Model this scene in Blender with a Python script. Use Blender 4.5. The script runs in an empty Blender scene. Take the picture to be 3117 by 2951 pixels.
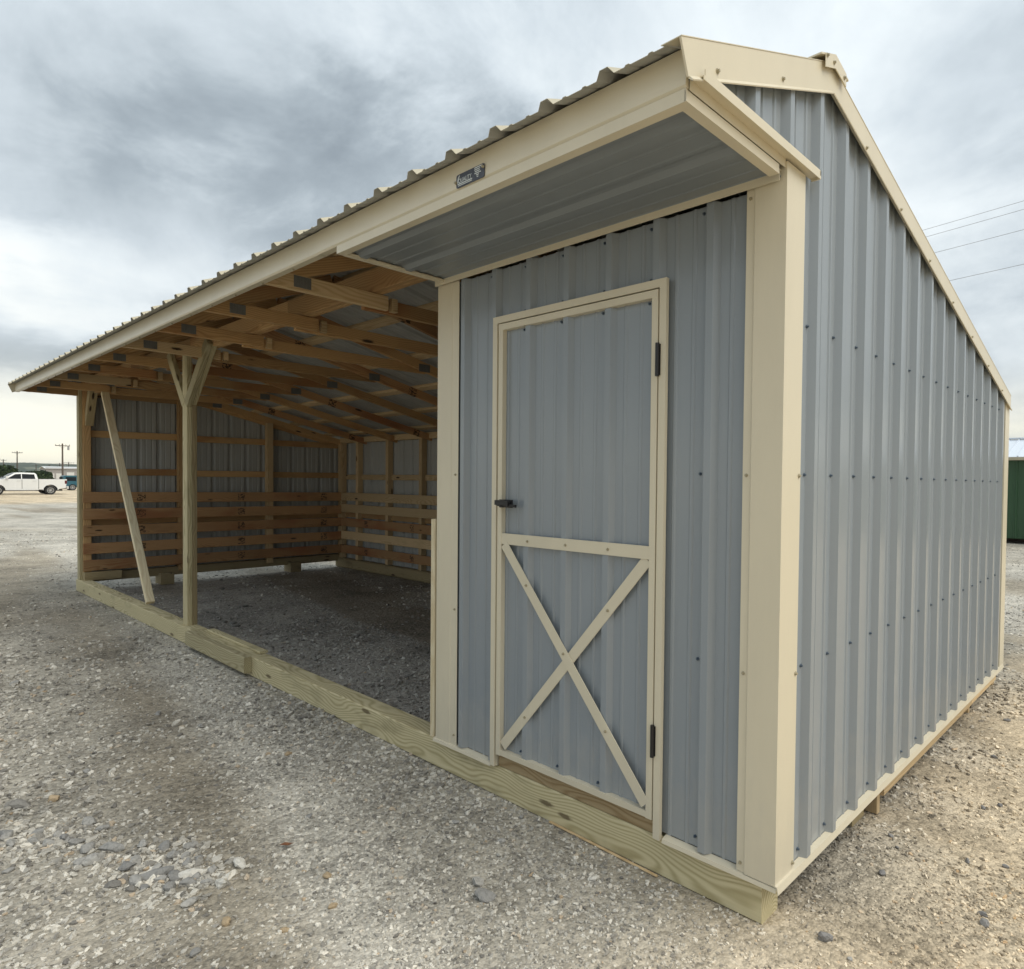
import bpy, bmesh, math, random
import numpy as np
from mathutils import Vector, Matrix, noise as mnoise
random.seed(7); rng = np.random.default_rng(7)
SC = bpy.context.scene
COL = SC.collection
R = math.radians

# ------------------------------------------------------------------ camera
CAM = Vector((.9725, -2.0269, 1.3177))
yaw, pit, rol = R(41.3787), R(-1.2674), R(.6385)
fw = Vector((-math.sin(yaw)*math.cos(pit), math.cos(yaw)*math.cos(pit), math.sin(pit)))
rt = Vector((math.cos(yaw), math.sin(yaw), 0)); up = rt.cross(fw)
r2 = rt*math.cos(rol) + up*math.sin(rol); u2 = -rt*math.sin(rol) + up*math.cos(rol)
cam = bpy.data.cameras.new('camera'); camo = bpy.data.objects.new('camera', cam); COL.objects.link(camo)
m = Matrix.Identity(4)
for i in range(3):
    m[i][0], m[i][1], m[i][2], m[i][3] = r2[i], u2[i], -fw[i], CAM[i]
camo.matrix_world = m
cam.sensor_fit = 'HORIZONTAL'; cam.sensor_width = 36; cam.lens = 36*2030.226/3117
cam.shift_x = (1558.5-1805.215)/3117; cam.shift_y = (1511.338-1475.5)/3117
cam.clip_start = .05; cam.clip_end = 9000
SC.camera = camo

# ------------------------------------------------------------------ node helpers
class NT:
    def __init__(s, nt): s.nt = nt; s.L = nt.links
    def n(s, typ, ins=None, **kw):
        nd = s.nt.nodes.new(typ)
        for k, v in kw.items(): setattr(nd, k, v)
        for k, v in (ins or {}).items():
            if hasattr(v, 'is_output') or isinstance(v, bpy.types.NodeSocket): s.L.new(v, nd.inputs[k])
            else: nd.inputs[k].default_value = v
        return nd
    def math(s, op, a, b=0., c=None, clamp=False):
        ins = {0: a, 1: b}
        if c is not None: ins[2] = c
        return s.n('ShaderNodeMath', ins, operation=op, use_clamp=clamp).outputs[0]
    def vmath(s, op, a, b=(0, 0, 0)):
        return s.n('ShaderNodeVectorMath', {0: a, 1: b}, operation=op).outputs[0]
    def mix(s, f, a, b, blend='MIX'):
        nd = s.n('ShaderNodeMix', {0: f, 6: a, 7: b}, data_type='RGBA', blend_type=blend)
        return nd.outputs[2]
    def ramp(s, f, *stops, interp='LINEAR'):
        nd = s.n('ShaderNodeValToRGB', {0: f}); cr = nd.color_ramp; cr.interpolation = interp
        while len(cr.elements) < len(stops): cr.elements.new(.5)
        for e, (p, c) in zip(cr.elements, stops):
            e.position = p; e.color = c if len(c) == 4 else (*c, 1)
        return nd.outputs[0]
    def noise(s, v, scale, detail=4, rough=.5, dist=0.):
        return s.n('ShaderNodeTexNoise', {'Vector': v, 'Scale': scale, 'Detail': detail, 'Roughness': rough, 'Distortion': dist}).outputs[0]
    def smooth(s, v, a, b):
        return s.n('ShaderNodeMapRange', {0: v, 1: a, 2: b, 3: 0., 4: 1.}, interpolation_type='SMOOTHSTEP').outputs[0]

def c3(r, g, b): return (r, g, b, 1)
def srgb(r, g, b):
    f = lambda v: (v/255/12.92 if v/255 <= .04045 else ((v/255+.055)/1.055)**2.4)
    return (f(r), f(g), f(b), 1)

# ------------------------------------------------------------------ world, sun, exposure
SUN_EL, SUN_AZ = R(54), R(84)      # azimuth clockwise from +Y
w = bpy.data.worlds.new('World'); SC.world = w; w.use_nodes = True
w.node_tree.nodes.clear(); T = NT(w.node_tree)
sky = T.n('ShaderNodeTexSky', sky_type='NISHITA', sun_disc=False, sun_elevation=SUN_EL, sun_rotation=SUN_AZ, air_density=1.0, dust_density=2.5)
bg1 = T.n('ShaderNodeBackground', {'Color': sky.outputs[0], 'Strength': .05})
d = T.n('ShaderNodeTexCoord').outputs['Generated']
sx = T.n('ShaderNodeSeparateXYZ', {0: d})
zz = T.math('ADD', T.math('MAXIMUM', sx.outputs[2], 0.0), .36)
pl = T.n('ShaderNodeCombineXYZ', {0: T.math('DIVIDE', sx.outputs[0], zz), 1: T.math('DIVIDE', sx.outputs[1], zz), 2: 3.7}).outputs[0]
n1 = T.noise(pl, .85, 9, .58, .35)
n2 = T.noise(T.vmath('ADD', pl, (7.3, 2.1, 5.0)), 2.4, 8, .6, .4)
n = T.math('ADD', T.math('MULTIPLY', n1, .66), T.math('MULTIPLY', n2, .34))
def blob(cx, cy, r, amp):           # a brighter or darker bank of cloud at a plan position
    q = T.vmath('SUBTRACT', pl, (cx, cy, 3.7))
    q = T.n('ShaderNodeVectorMath', {0: q}, operation='LENGTH').outputs[1]
    q = T.math('ADD', q, T.math('MULTIPLY', T.math('SUBTRACT', n2, .5), 1.2))
    return T.math('MULTIPLY', T.smooth(q, r, r*.15), amp)
for b_ in [(-1.75, .02, .55, .10), (-1.62, .42, .42, .19), (-1.25, .62, .55, -.10), (-.62, .42, .40, -.05), (-.62, .95, .50, .07), (.05, 1.2, .6, -.03), (.10, 2.0, .35, .07), (-2.45, .38, .55, .22)]:
    n = T.math('ADD', n, blob(*b_))
cloud = T.ramp(n, (.33, srgb(118, 128, 136)), (.44, srgb(150, 160, 167)), (.53, srgb(183, 192, 198)), (.62, srgb(210, 217, 220)), (.74, srgb(236, 238, 234)))
dome = T.math('ADD', .86, T.math('MULTIPLY', T.math('MAXIMUM', sx.outputs[2], 0.), .42))   # an overcast dome is brightest overhead
cloud = T.mix(1., cloud, T.n('ShaderNodeCombineXYZ', {0: dome, 1: dome, 2: dome}).outputs[0], 'MULTIPLY')
hor = T.smooth(sx.outputs[2], .17, .0)
warm = T.mix(T.smooth(n, .36, .55), srgb(200, 208, 208), srgb(255, 247, 220))
cloud = T.mix(T.math('MULTIPLY', hor, .85), cloud, warm)
grd = T.smooth(sx.outputs[2], .0, -.05)
cloud = T.mix(grd, cloud, c3(.28, .27, .25))
bg2 = T.n('ShaderNodeBackground', {'Color': cloud, 'Strength': .86})
ws = T.n('ShaderNodeMixShader', {0: .93, 1: bg1.outputs[0], 2: bg2.outputs[0]})
T.n('ShaderNodeOutputWorld', {0: ws.outputs[0]})
sl = bpy.data.lights.new('sun', 'SUN'); so = bpy.data.objects.new('sun', sl); COL.objects.link(so)
sl.energy = 1.5; sl.angle = R(48); sl.color = (1, .93, .80)
sd = Vector((math.sin(SUN_AZ)*math.cos(SUN_EL), math.cos(SUN_AZ)*math.cos(SUN_EL), math.sin(SUN_EL)))
so.rotation_euler = sd.to_track_quat('Z', 'Y').to_euler(); so.location = (30, -20, 40)
SC.view_settings.view_transform = 'Standard'; SC.view_settings.look = 'None'
SC.view_settings.exposure = 0.76; SC.view_settings.gamma = 1; SC.view_settings.use_curve_mapping = False
SC.render.engine = 'CYCLES'
HAZE = 0.0002
SC.cycles.max_bounces = 8; SC.cycles.diffuse_bounces = 5; SC.cycles.glossy_bounces = 3

# ------------------------------------------------------------------ materials
def mat(name):
    m = bpy.data.materials.new(name); m.use_nodes = True; m.node_tree.nodes.clear(); return m, NT(m.node_tree)
def out(T, **ins):
    k = {'Base Color': ins.get('col', c3(.5, .5, .5)), 'Roughness': ins.get('rough', .5), 'Metallic': ins.get('metal', 0.)}
    if 'spec' in ins: k['Specular IOR Level'] = ins['spec']
    if 'nor' in ins: k['Normal'] = ins['nor']
    if 'em' in ins: k['Emission Color'] = ins['em']; k['Emission Strength'] = ins.get('ems', 1.)
    b = T.n('ShaderNodeBsdfPrincipled', k)
    T.n('ShaderNodeOutputMaterial', {0: b.outputs[0]}); return b
def bump(T, h, strength=.3, dist=.01):
    return T.n('ShaderNodeBump', {'Height': h, 'Strength': strength, 'Distance': dist}).outputs[0]

def paint(name, col, rough=.38, dirt=.12, scale=1., spec=.5, dust=0.):
    m, T = mat(name)
    g = T.n('ShaderNodeNewGeometry').outputs['Position']
    a = T.noise(T.vmath('MULTIPLY', g, (3, 3, .7)), 1.6*scale, 5, .6)
    b = T.noise(g, 130, 2, .6)
    f = T.math('ADD', T.math('MULTIPLY', T.smooth(a, .35, .7), dirt), T.math('MULTIPLY', b, .05))
    c = T.mix(f, col, tuple(v*.62 for v in col[:3])+(1,))
    if dust:
        zc = T.n('ShaderNodeSeparateXYZ', {0: g}).outputs[2]
        sm = T.noise(T.vmath('MULTIPLY', g, (9, 9, 3.5)), 2.2, 5, .65)
        dm = T.math('MULTIPLY', T.smooth(T.math('SUBTRACT', zc, T.math('MULTIPLY', sm, .75)), .0, -.36), dust)
        dm = T.math('ADD', dm, T.math('MULTIPLY', T.smooth(T.noise(T.vmath('MULTIPLY', g, (40, 40, 1.2)), 1., 3, .6), .58, .75), dust*.18))
        c = T.mix(dm, c, c3(.44, .41, .35))
    h = T.noise(T.vmath('MULTIPLY', g, (1, 1, .5)), 5, 2)
    out(T, col=c, rough=T.math('ADD', rough-.05, T.math('MULTIPLY', a, .12)), spec=spec, nor=bump(T, h, .12, .008))
    return m

def wood(name, light, dark, knot=(.05, .03, .018, 1), ring=36., stain=.3, stamp=False, red=None, knots=1., rough=.72):
    m, T = mat(name)
    P = T.n('ShaderNodeTexCoord').outputs['Object']
    oi = T.n('ShaderNodeObjectInfo').outputs['Random']
    wn = T.n('ShaderNodeTexWhiteNoise', {'W': oi}, noise_dimensions='1D').outputs['Color']
    off = T.vmath('MULTIPLY', wn, (30., 17., 23.))
    Q = T.vmath('ADD', P, off)
    # pith sits a few cm off the board so rings show as cathedral grain
    po = T.vmath('ADD', T.vmath('MULTIPLY', T.vmath('SUBTRACT', wn, (.5, .5, .5)), (0., .10, .07)), (0., .0, .06))
    wob = T.n('ShaderNodeTexNoise', {'Vector': T.vmath('MULTIPLY', Q, (1., 2.5, 2.5)), 'Scale': 1.5, 'Detail': 2.}).outputs['Color']
    wob = T.vmath('MULTIPLY', T.vmath('SUBTRACT', wob, (.5, .5, .5)), (0., .19, .12))
    PR = T.vmath('ADD', T.vmath('ADD', T.vmath('MULTIPLY', P, (.02, 1., 1.)), po), wob)
    wv = T.n('ShaderNodeTexWave', {'Vector': PR, 'Scale': ring, 'Distortion': 1.6, 'Detail': 2., 'Detail Scale': .6}, wave_type='RINGS', rings_direction='X').outputs['Color']
    fine = T.noise(T.vmath('MULTIPLY', Q, (2.5, 90, 90)), 1., 3, .6)
    big = T.noise(T.vmath('MULTIPLY', Q, (1., 3, 3)), 2.3, 4, .6)
    f = T.math('ADD', T.math('MULTIPLY', T.math('POWER', wv, 1.8), .54), T.math('MULTIPLY', fine, .42), clamp=True)
    c = T.mix(f, light, dark)
    tone = T.n('ShaderNodeMapRange', {0: T.n('ShaderNodeTexWhiteNoise', {'W': T.math('ADD', oi, 3.3)}, noise_dimensions='1D').outputs[0], 1: 0., 2: 1., 3: .72, 4: 1.16}).outputs[0]
    c = T.mix(1., c, T.n('ShaderNodeCombineXYZ', {0: tone, 1: tone, 2: tone}).outputs[0], 'MULTIPLY')
    if red: c = T.mix(T.math('MULTIPLY', T.smooth(T.noise(T.vmath('MULTIPLY', Q, (.8, 2, 2)), 1.4, 3), .5, .68), .6), c, red)
    c = T.mix(T.math('MULTIPLY', T.smooth(big, .52, .75), stain), c, tuple(v*.45 for v in dark[:3])+(1,))
    vo = T.n('ShaderNodeTexVoronoi', {'Vector': T.vmath('MULTIPLY', Q, (2.1, 8., 8.)), 'Scale': 1.}).outputs
    kd = T.math('ADD', vo['Distance'], T.math('MULTIPLY', T.noise(Q, 60, 2), .05))
    kn = T.math('MULTIPLY', T.smooth(kd, .155, .09), knots)
    c = T.mix(kn, c, knot)
    if stamp:
        s = T.n('ShaderNodeSeparateXYZ', {0: P})
        fx = T.math('FRACT', T.math('ADD', T.math('MULTIPLY', s.outputs[0], 1/1.26), .37))
        msk = T.math('MULTIPLY', T.smooth(T.math('ABSOLUTE', T.math('SUBTRACT', fx, .5)), .042, .036), T.smooth(T.math('ABSOLUTE', s.outputs[2]), .05, .046))
        dots = T.math('GREATER_THAN', T.noise(T.vmath('MULTIPLY', Q, (38, 1, 75)), 1., 1, .5), .49)
        c = T.mix(T.math('MULTIPLY', T.math('MULTIPLY', msk, dots), .88), c, c3(.035, .025, .02))
    h = T.math('ADD', T.math('MULTIPLY', wv, .4), fine)
    out(T, col=c, rough=rough, spec=.25, nor=bump(T, h, .25, .002))
    return m

BEIGE = paint('beige_trim_paint', c3(.655, .595, .455), .33, .12, dust=.2)
ROOFP = paint('beige_roof_paint', c3(.47, .43, .32), .40, .2)
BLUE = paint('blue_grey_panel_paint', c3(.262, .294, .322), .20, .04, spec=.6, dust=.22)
SIDEP = BLUE
BACKP = paint('galvanised_panel_back', c3(.38, .39, .38), .42, .2)
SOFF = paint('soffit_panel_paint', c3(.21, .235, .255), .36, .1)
BLACK = paint('black_hardware', c3(.012, .012, .014), .38, .1)
SCRB = paint('blue_grey_screw', c3(.07, .10, .14), .35, .1)
SCRT = paint('beige_screw', c3(.36, .32, .22), .35, .1)
STEEL = paint('gusset_steel', c3(.16, .165, .16), .55, .5, 6.)
TREAT = wood('treated_timber', c3(.60, .535, .345), c3(.30, .25, .125), knot=c3(.09, .06, .03), ring=27, stain=.42, knots=.8)
TREATD = wood('weathered_treated_timber', c3(.43, .355, .21), c3(.23, .17, .085), ring=30, stain=.55)
SPF = wood('pine_framing', c3(.60, .40, .20), c3(.36, .205, .085), ring=26, stain=.28, red=c3(.30, .12, .045))
SPFL = wood('pale_pine_framing', c3(.66, .51, .31), c3(.45, .31, .16), ring=26, stain=.2)
BOARD = wood('stamped_pine_board', c3(.52, .325, .165), c3(.31, .16, .07), ring=26, stain=.35, stamp=True, red=c3(.27, .085, .035))
STAINED = wood('stained_sill_timber', c3(.50, .385, .225), c3(.28, .185, .085), ring=24, stain=.75, knots=1.)
RAW = wood('fresh_pale_pine', c3(.74, .66, .47), c3(.58, .47, .29), ring=26, stain=.08, knots=.6)

# ------------------------------------------------------------------ object helpers
def link(name, me, mats=(), parent=None, loc=(0, 0, 0), rot=None, kind=None, label=None):
    o = bpy.data.objects.new(name, me); COL.objects.link(o)
    if me is not None and mats and len(me.materials) == 0:
        for q in (mats if isinstance(mats, (list, tuple)) else [mats]): me.materials.append(q)
    if parent is not None:
        o.parent = parent; o.location = Vector(loc) - Vector(parent.get('base', (0, 0, 0)))
    else: o.location = loc
    if rot is not None: o.rotation_euler = rot
    if kind: o['kind'] = kind
    if label: o['label'] = label
    return o
def tag(o, label, cat, group=None):
    o['label'] = label; o['category'] = cat
    if group: o['group'] = group
    return o
def thing(name, label, cat, loc=(0, 0, 0), group=None):
    o = bpy.data.objects.new(name, None); COL.objects.link(o); o.location = loc; o['base'] = tuple(loc)
    o.empty_display_size = .2
    return tag(o, label, cat, group)
def mesh(name, v, f, smooth=False, mi=None):
    me = bpy.data.meshes.new(name); me.from_pydata([tuple(p) for p in v], [], f)
    if mi is not None: me.polygons.foreach_set('material_index', mi)
    if smooth: me.polygons.foreach_set('use_smooth', [True]*len(f))
    me.update(); return me

_pc = {}
def prism(L, w_, d_, ch=.003):
    key = (round(L, 3), round(w_, 4), round(d_, 4), ch)
    if key in _pc: return _pc[key]
    a, b, c = w_/2, d_/2, min(ch, w_*.2, d_*.2)
    ring = [(a-c, -b), (a, -b+c), (a, b-c), (a-c, b), (-a+c, b), (-a, b-c), (-a, -b+c), (-a+c, -b)]
    v = [(x, y, z) for x in (-L/2, L/2) for y, z in ring]
    f = [(i, (i+1) % 8, 8+(i+1) % 8, 8+i) for i in range(8)] + [tuple(range(7, -1, -1)), tuple(range(8, 16))]
    _pc[key] = (v, f); return _pc[key]
_mc = {}
def beam(name, p0, p1, w_, d_, m, parent=None, upv=(0, 0, 1), label=None, ch=.003):
    """a sawn board from p0 to p1 (centre line); w_ across, d_ along upv; local X runs with the grain"""
    p0, p1 = Vector(p0), Vector(p1); ax = (p1-p0); L = ax.length; ax.normalize()
    y = Vector(upv).cross(ax).normalized(); z = ax.cross(y)
    key = (round(L, 3), round(w_, 4), round(d_, 4), ch, m.name)
    if key not in _mc:
        me = mesh(name, *prism(L, w_, d_, ch)); me.materials.append(m); _mc[key] = me
    o = link(name, _mc[key], (), parent, (p0+p1)/2, label=label)
    o.rotation_euler = Matrix((ax, y, z)).transposed().to_euler()
    return o

class MB:
    """collects simple solids into one mesh, in world coordinates"""
    def __init__(s): s.v = []; s.f = []; s.mi = []
    def add(s, v, f, mi=0):
        b = len(s.v); s.v += [tuple(q) for q in v]; s.f += [tuple(i+b for i in q) for q in f]; s.mi += [mi]*len(f)
    def box(s, a, b, mi=0):
        (x0, y0, z0), (x1, y1, z1) = a, b
        x0, x1 = sorted((x0, x1)); y0, y1 = sorted((y0, y1)); z0, z1 = sorted((z0, z1))
        s.add([(x0, y0, z0), (x1, y0, z0), (x1, y1, z0), (x0, y1, z0), (x0, y0, z1), (x1, y0, z1), (x1, y1, z1), (x0, y1, z1)],
              [(0, 3, 2, 1), (4, 5, 6, 7), (0, 1, 5, 4), (1, 2, 6, 5), (2, 3, 7, 6), (3, 0, 4, 7)], mi)
    def extr(s, poly, axis, a, b, mi=0):
        """polygon (2D, ccw) extruded along axis from a to b"""
        n = len(poly); 
        def P(q, t): return {'x': (t, q[0], q[1]), 'y': (q[0], t, q[1]), 'z': (q[0], q[1], t)}[axis]
        v = [P(q, a) for q in poly]+[P(q, b) for q in poly]
        f = [(i, (i+1) % n, n+(i+1) % n, n+i) for i in range(n)]+[tuple(range(n-1, -1, -1)), tuple(range(n, 2*n))]
        s.add(v, f, mi)
    def bar(s, p0, p1, w_, d_, upv=(0, 0, 1), mi=0):
        p0, p1 = Vector(p0), Vector(p1); ax = p1-p0; L = ax.length; ax.normalize()
        y = Vector(upv).cross(ax).normalized(); z = ax.cross(y); c = (p0+p1)/2
        v, f = prism(L, w_, d_, .001)
        s.add([c+ax*q[0]+y*q[1]+z*q[2] for q in v], f, mi)
    def cyl(s, p0, p1, r0, r1=None, n=12, mi=0):
        r1 = r0 if r1 is None else r1
        p0, p1 = Vector(p0), Vector(p1); ax = (p1-p0).normalized()
        y = ax.orthogonal().normalized(); z = ax.cross(y)
        v = [p0+(y*math.cos(6.28318*i/n)+z*math.sin(6.28318*i/n))*r0 for i in range(n)]+[p1+(y*math.cos(6.28318*i/n)+z*math.sin(6.28318*i/n))*r1 for i in range(n)]
        s.add(v, [(i, (i+1) % n, n+(i+1) % n, n+i) for i in range(n)]+[tuple(range(n-1, -1, -1)), tuple(range(n, 2*n))], mi)
    def build(s, name, mats, parent=None, kind=None, label=None, smooth=False, fix=True):
        b = Vector(parent.get('base', (0, 0, 0))) if parent is not None else Vector((0, 0, 0))
        # origin at the centre of the mesh
        V = np.array(s.v, float); c = (V.min(0)+V.max(0))/2
        me = mesh(name, V-c, s.f, smooth, s.mi)
        if fix:
            bm = bmesh.new(); bm.from_mesh(me); bmesh.ops.recalc_face_normals(bm, faces=bm.faces); bm.to_mesh(me); bm.free()
        return link(name, me, mats, parent, c, kind=kind, label=label)

# ------------------------------------------------------------------ terrain
def gz(x, y):
    """height of the gravel yard"""
    far = -max(0., -12.-x)*.0040
    q = 0.016*mnoise.noise((x*.55, y*.55, 1.3)) + .010*mnoise.noise((x*1.7, y*1.7, 4.1))
    r = math.hypot(x-.97, y+2.03)
    q *= 1 if r < 30 else max(0., 1-(r-30)/40)
    if -10 < x < .2 and -.3 < y < 3.9: q *= .45
    return -.147 + far + q*.9
def gz_far(x, y):
    z = gz(x, y) if x > -400 else -.147-388*.0040
    return z
def band(x, y):
    """+1 where loose stone lies in the wheel tracks, -1 where fines are packed hard"""
    v = y+.13*x+.10*mnoise.noise((x*.8, y*.8, 9.))
    return max(-1., min(1., 1.5*mnoise.noise((x*.16, v*1.9, 5.5))+.35*mnoise.noise((x*1.1, y*1.3, 3.))))
xs = np.concatenate([[-2600, -2000, -1500, -1100, -800, -600, -450, -330, -240, -180, -140, -110, -90, -75, -62, -52, -44, -37, -31, -26.5, -23, -20, -17.5, -15.5], np.arange(-14, 6.01, .125), [6.6, 7.6, 9, 11, 14, 20, 30, 50, 90, 180, 400, 900, 2000]])
ys = np.concatenate([[-2000, -900, -400, -180, -90, -50, -30, -20, -14, -11, -9, -7.8, -7], np.arange(-6.2, 8.01, .125), [8.6, 9.5, 11, 13, 15.5, 18.5, 22, 27, 34, 44, 60, 90, 140, 220, 400, 800, 1500, 2600]])
gv = [(float(x), float(y), gz_far(float(x), float(y))) for y in ys for x in xs]
nx = len(xs)
gf = [(j*nx+i, j*nx+i+1, (j+1)*nx+i+1, (j+1)*nx+i) for j in range(len(ys)-1) for i in range(nx-1)]

def tone_nodes(T, pos):
    """brightness and warmth of the gravel by where it lies in the yard"""
    s = T.n('ShaderNodeSeparateXYZ', {0: pos}); x, y = s.outputs[0], s.outputs[1]
    big = T.noise(pos, .55, 4, .55); mid = T.noise(pos, 1.7, 4, .6)
    warm = T.math('MAXIMUM', T.smooth(T.math('ADD', x, T.math('MULTIPLY', big, .9)), .05, 1.1),
                  T.math('MULTIPLY', T.smooth(T.math('ADD', x, T.math('MULTIPLY', y, .3)), -43., -50.), 1.))
    # a washed, paler wheel track runs diagonally in front of the shed; the stall floor is toned slightly darker
    tr = T.math('ABSOLUTE', T.math('ADD', T.math('ADD', T.math('MULTIPLY', x, .20), T.math('MULTIPLY', y, 1.)), T.math('ADD', 1.12, T.math('MULTIPLY', T.math('SUBTRACT', big, .5), .8))))
    pale = T.smooth(tr, .42, .05)
    pale = T.math('MAXIMUM', pale, T.smooth(x, -9., -16.))
    pale = T.math('MAXIMUM', pale, T.smooth(y, 3.9, 6.))
    pale = T.math('MAXIMUM', pale, T.smooth(T.math('ADD', T.math('MULTIPLY', x, .7), T.math('MULTIPLY', y, -.7)), .2, 1.6))
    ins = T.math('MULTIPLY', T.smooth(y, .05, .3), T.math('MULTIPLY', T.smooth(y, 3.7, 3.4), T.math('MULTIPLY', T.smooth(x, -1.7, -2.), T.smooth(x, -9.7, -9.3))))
    return big, mid, warm, pale, ins

def ground_mat():
    m, T = mat('crushed_limestone_yard')
    pos = T.n('ShaderNodeNewGeometry').outputs['Position']
    big, mid, warm, pale, ins = tone_nodes(T, pos)
    v1 = T.n('ShaderNodeTexVoronoi', {'Vector': pos, 'Scale': 95., 'Randomness': 1.})
    v2 = T.n('ShaderNodeTexVoronoi', {'Vector': pos, 'Scale': 34.})
    v3 = T.n('ShaderNodeTexVoronoi', {'Vector': pos, 'Scale': 9.})
    sp = T.n('ShaderNodeSeparateColor', {0: v1.outputs['Color']}).outputs[0]
    sp2 = T.n('ShaderNodeSeparateColor', {0: v2.outputs['Color']}).outputs[1]
    sp3 = T.n('ShaderNodeSeparateColor', {0: v3.outputs['Color']}).outputs[1]
    base = T.mix(pale, c3(.41, .382, .325), c3(.55, .52, .455))
    base = T.mix(warm, base, c3(.74, .62, .45))
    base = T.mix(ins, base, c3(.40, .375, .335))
    bd = T.n('ShaderNodeAttribute', attribute_name='band').outputs['Fac']
    base = T.mix(T.math('MULTIPLY', T.smooth(bd, .25, -.55), T.math('SUBTRACT', 1., T.math('MULTIPLY', warm, .55))), base, T.mix(1., base, c3(.74, .70, .64), 'MULTIPLY'))
    k = T.math('ADD', T.math('ADD', T.math('MULTIPLY', sp, .42), T.math('MULTIPLY', sp2, .26)), T.math('MULTIPLY', sp3, .16))
    k = T.math('ADD', T.math('ADD', k, .40), T.math('MULTIPLY', T.math('SUBTRACT', T.math('ADD', mid, big), 1.), .9))
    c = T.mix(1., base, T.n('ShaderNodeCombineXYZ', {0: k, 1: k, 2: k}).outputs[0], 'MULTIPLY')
    # green country beyond the yard
    sxx = T.n('ShaderNodeSeparateXYZ', {0: pos})
    fld = T.smooth(sxx.outputs[0], -150., -230.)
    gcol = T.ramp(T.noise(pos, .02, 5, .6), (.35, c3(.05, .075, .03)), (.5, c3(.10, .13, .05)), (.62, c3(.26, .26, .14)))
    c = T.mix(fld, c, gcol)
    h = T.math('ADD', T.math('MULTIPLY', v1.outputs['Distance'], -.5), T.math('MULTIPLY', v2.outputs['Distance'], -1.2))
    out(T, col=c, rough=.9, spec=.2, nor=bump(T, h, .7, .012))
    return m
GROUND = ground_mat()
gm_ = mesh('ground', gv, gf, True)
gm_.attributes.new('band', 'FLOAT', 'POINT').data.foreach_set('value', np.array([band(p[0], p[1]) for p in gv], np.float32))
go = link('ground', gm_, GROUND, kind='structure')

# hills on the skyline
hv = []; hf = []
HX = np.linspace(-900, -2300, 40); HY = np.linspace(-900, 1500, 170)
for x in HX:
    t = (-900-x)/1400
    for y in HY:
        rise = 27*(1/(1+math.exp(-(t-.30)*13)))+4*t
        z = -4.5 + rise + (2.2*mnoise.noise((x*.004, y*.004, 0))+1.6*mnoise.noise((x*.013, y*.016, 3)))*min(1, t*4) + (3.2*abs(mnoise.noise((x*.05, y*.045, 8))))*min(1, t*4)
        hv.append((x, y, z))
nh = len(HY)
hf = [(i*nh+j, i*nh+j+1, (i+1)*nh+j+1, (i+1)*nh+j) for i in range(len(HX)-1) for j in range(nh-1)]
m_, T = mat('wooded_hill')
pos = T.n('ShaderNodeNewGeometry').outputs['Position']
a = T.noise(T.vmath('MULTIPLY', pos, (.35, 1, 1)), .045, 7, .7)
c = T.ramp(a, (.35, c3(.022, .038, .022)), (.53, c3(.045, .062, .034)), (.60, c3(.13, .14, .09)), (.68, c3(.36, .35, .29)))
out(T, col=c, rough=.95, spec=.1)
link('hills', mesh('hills', hv, hf, True), m_, kind='structure')

# ------------------------------------------------------------------ the shed
SH = thing('run_in_shed', 'blue grey metal run-in shed with beige trim, open stalls and a closed tack room', 'shed', (-4.8, 1.8, -.147))
PR = .2286                                     # rib pitch
YR, ZR, SF, SB = .27, 2.775, .40, .2395        # ridge and the two roof slopes
def roofz(y): return ZR - (YR-y)*SF if y < YR else ZR - (y-YR)*SB
X0R, X1R = -9.65, .03

RIB = [(-.031, 0), (-.014, .026), (.014, .026), (.031, 0)]
def profile(u0, u1, phase):
    """(u, height) points of ribbed sheet between u0 and u1; major ribs at phase + k*PR"""
    pts = []
    k0 = int(math.floor((u0-phase)/PR))-1
    for k in range(k0, int((u1-u0)/PR)+k0+4):
        c = phase+k*PR
        pts += [(c+a, h) for a, h in RIB]
        for mc in (PR/3, 2*PR/3):
            pts += [(c+mc-.010, 0), (c+mc-.005, .0045), (c+mc+.005, .0045), (c+mc+.010, 0)]
    res = []
    for i in range(len(pts)-1):
        (a, ha), (b, hb) = pts[i], pts[i+1]
        if b <= u0 or a >= u1: continue
        if a < u0: ha += (hb-ha)*(u0-a)/(b-a); a = u0
        if not res: res.append((a, ha))
        if b > u1: hb = ha+(hb-ha)*(u1-a)/(b-a); b = u1
        res.append((b, hb))
    return res
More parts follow.
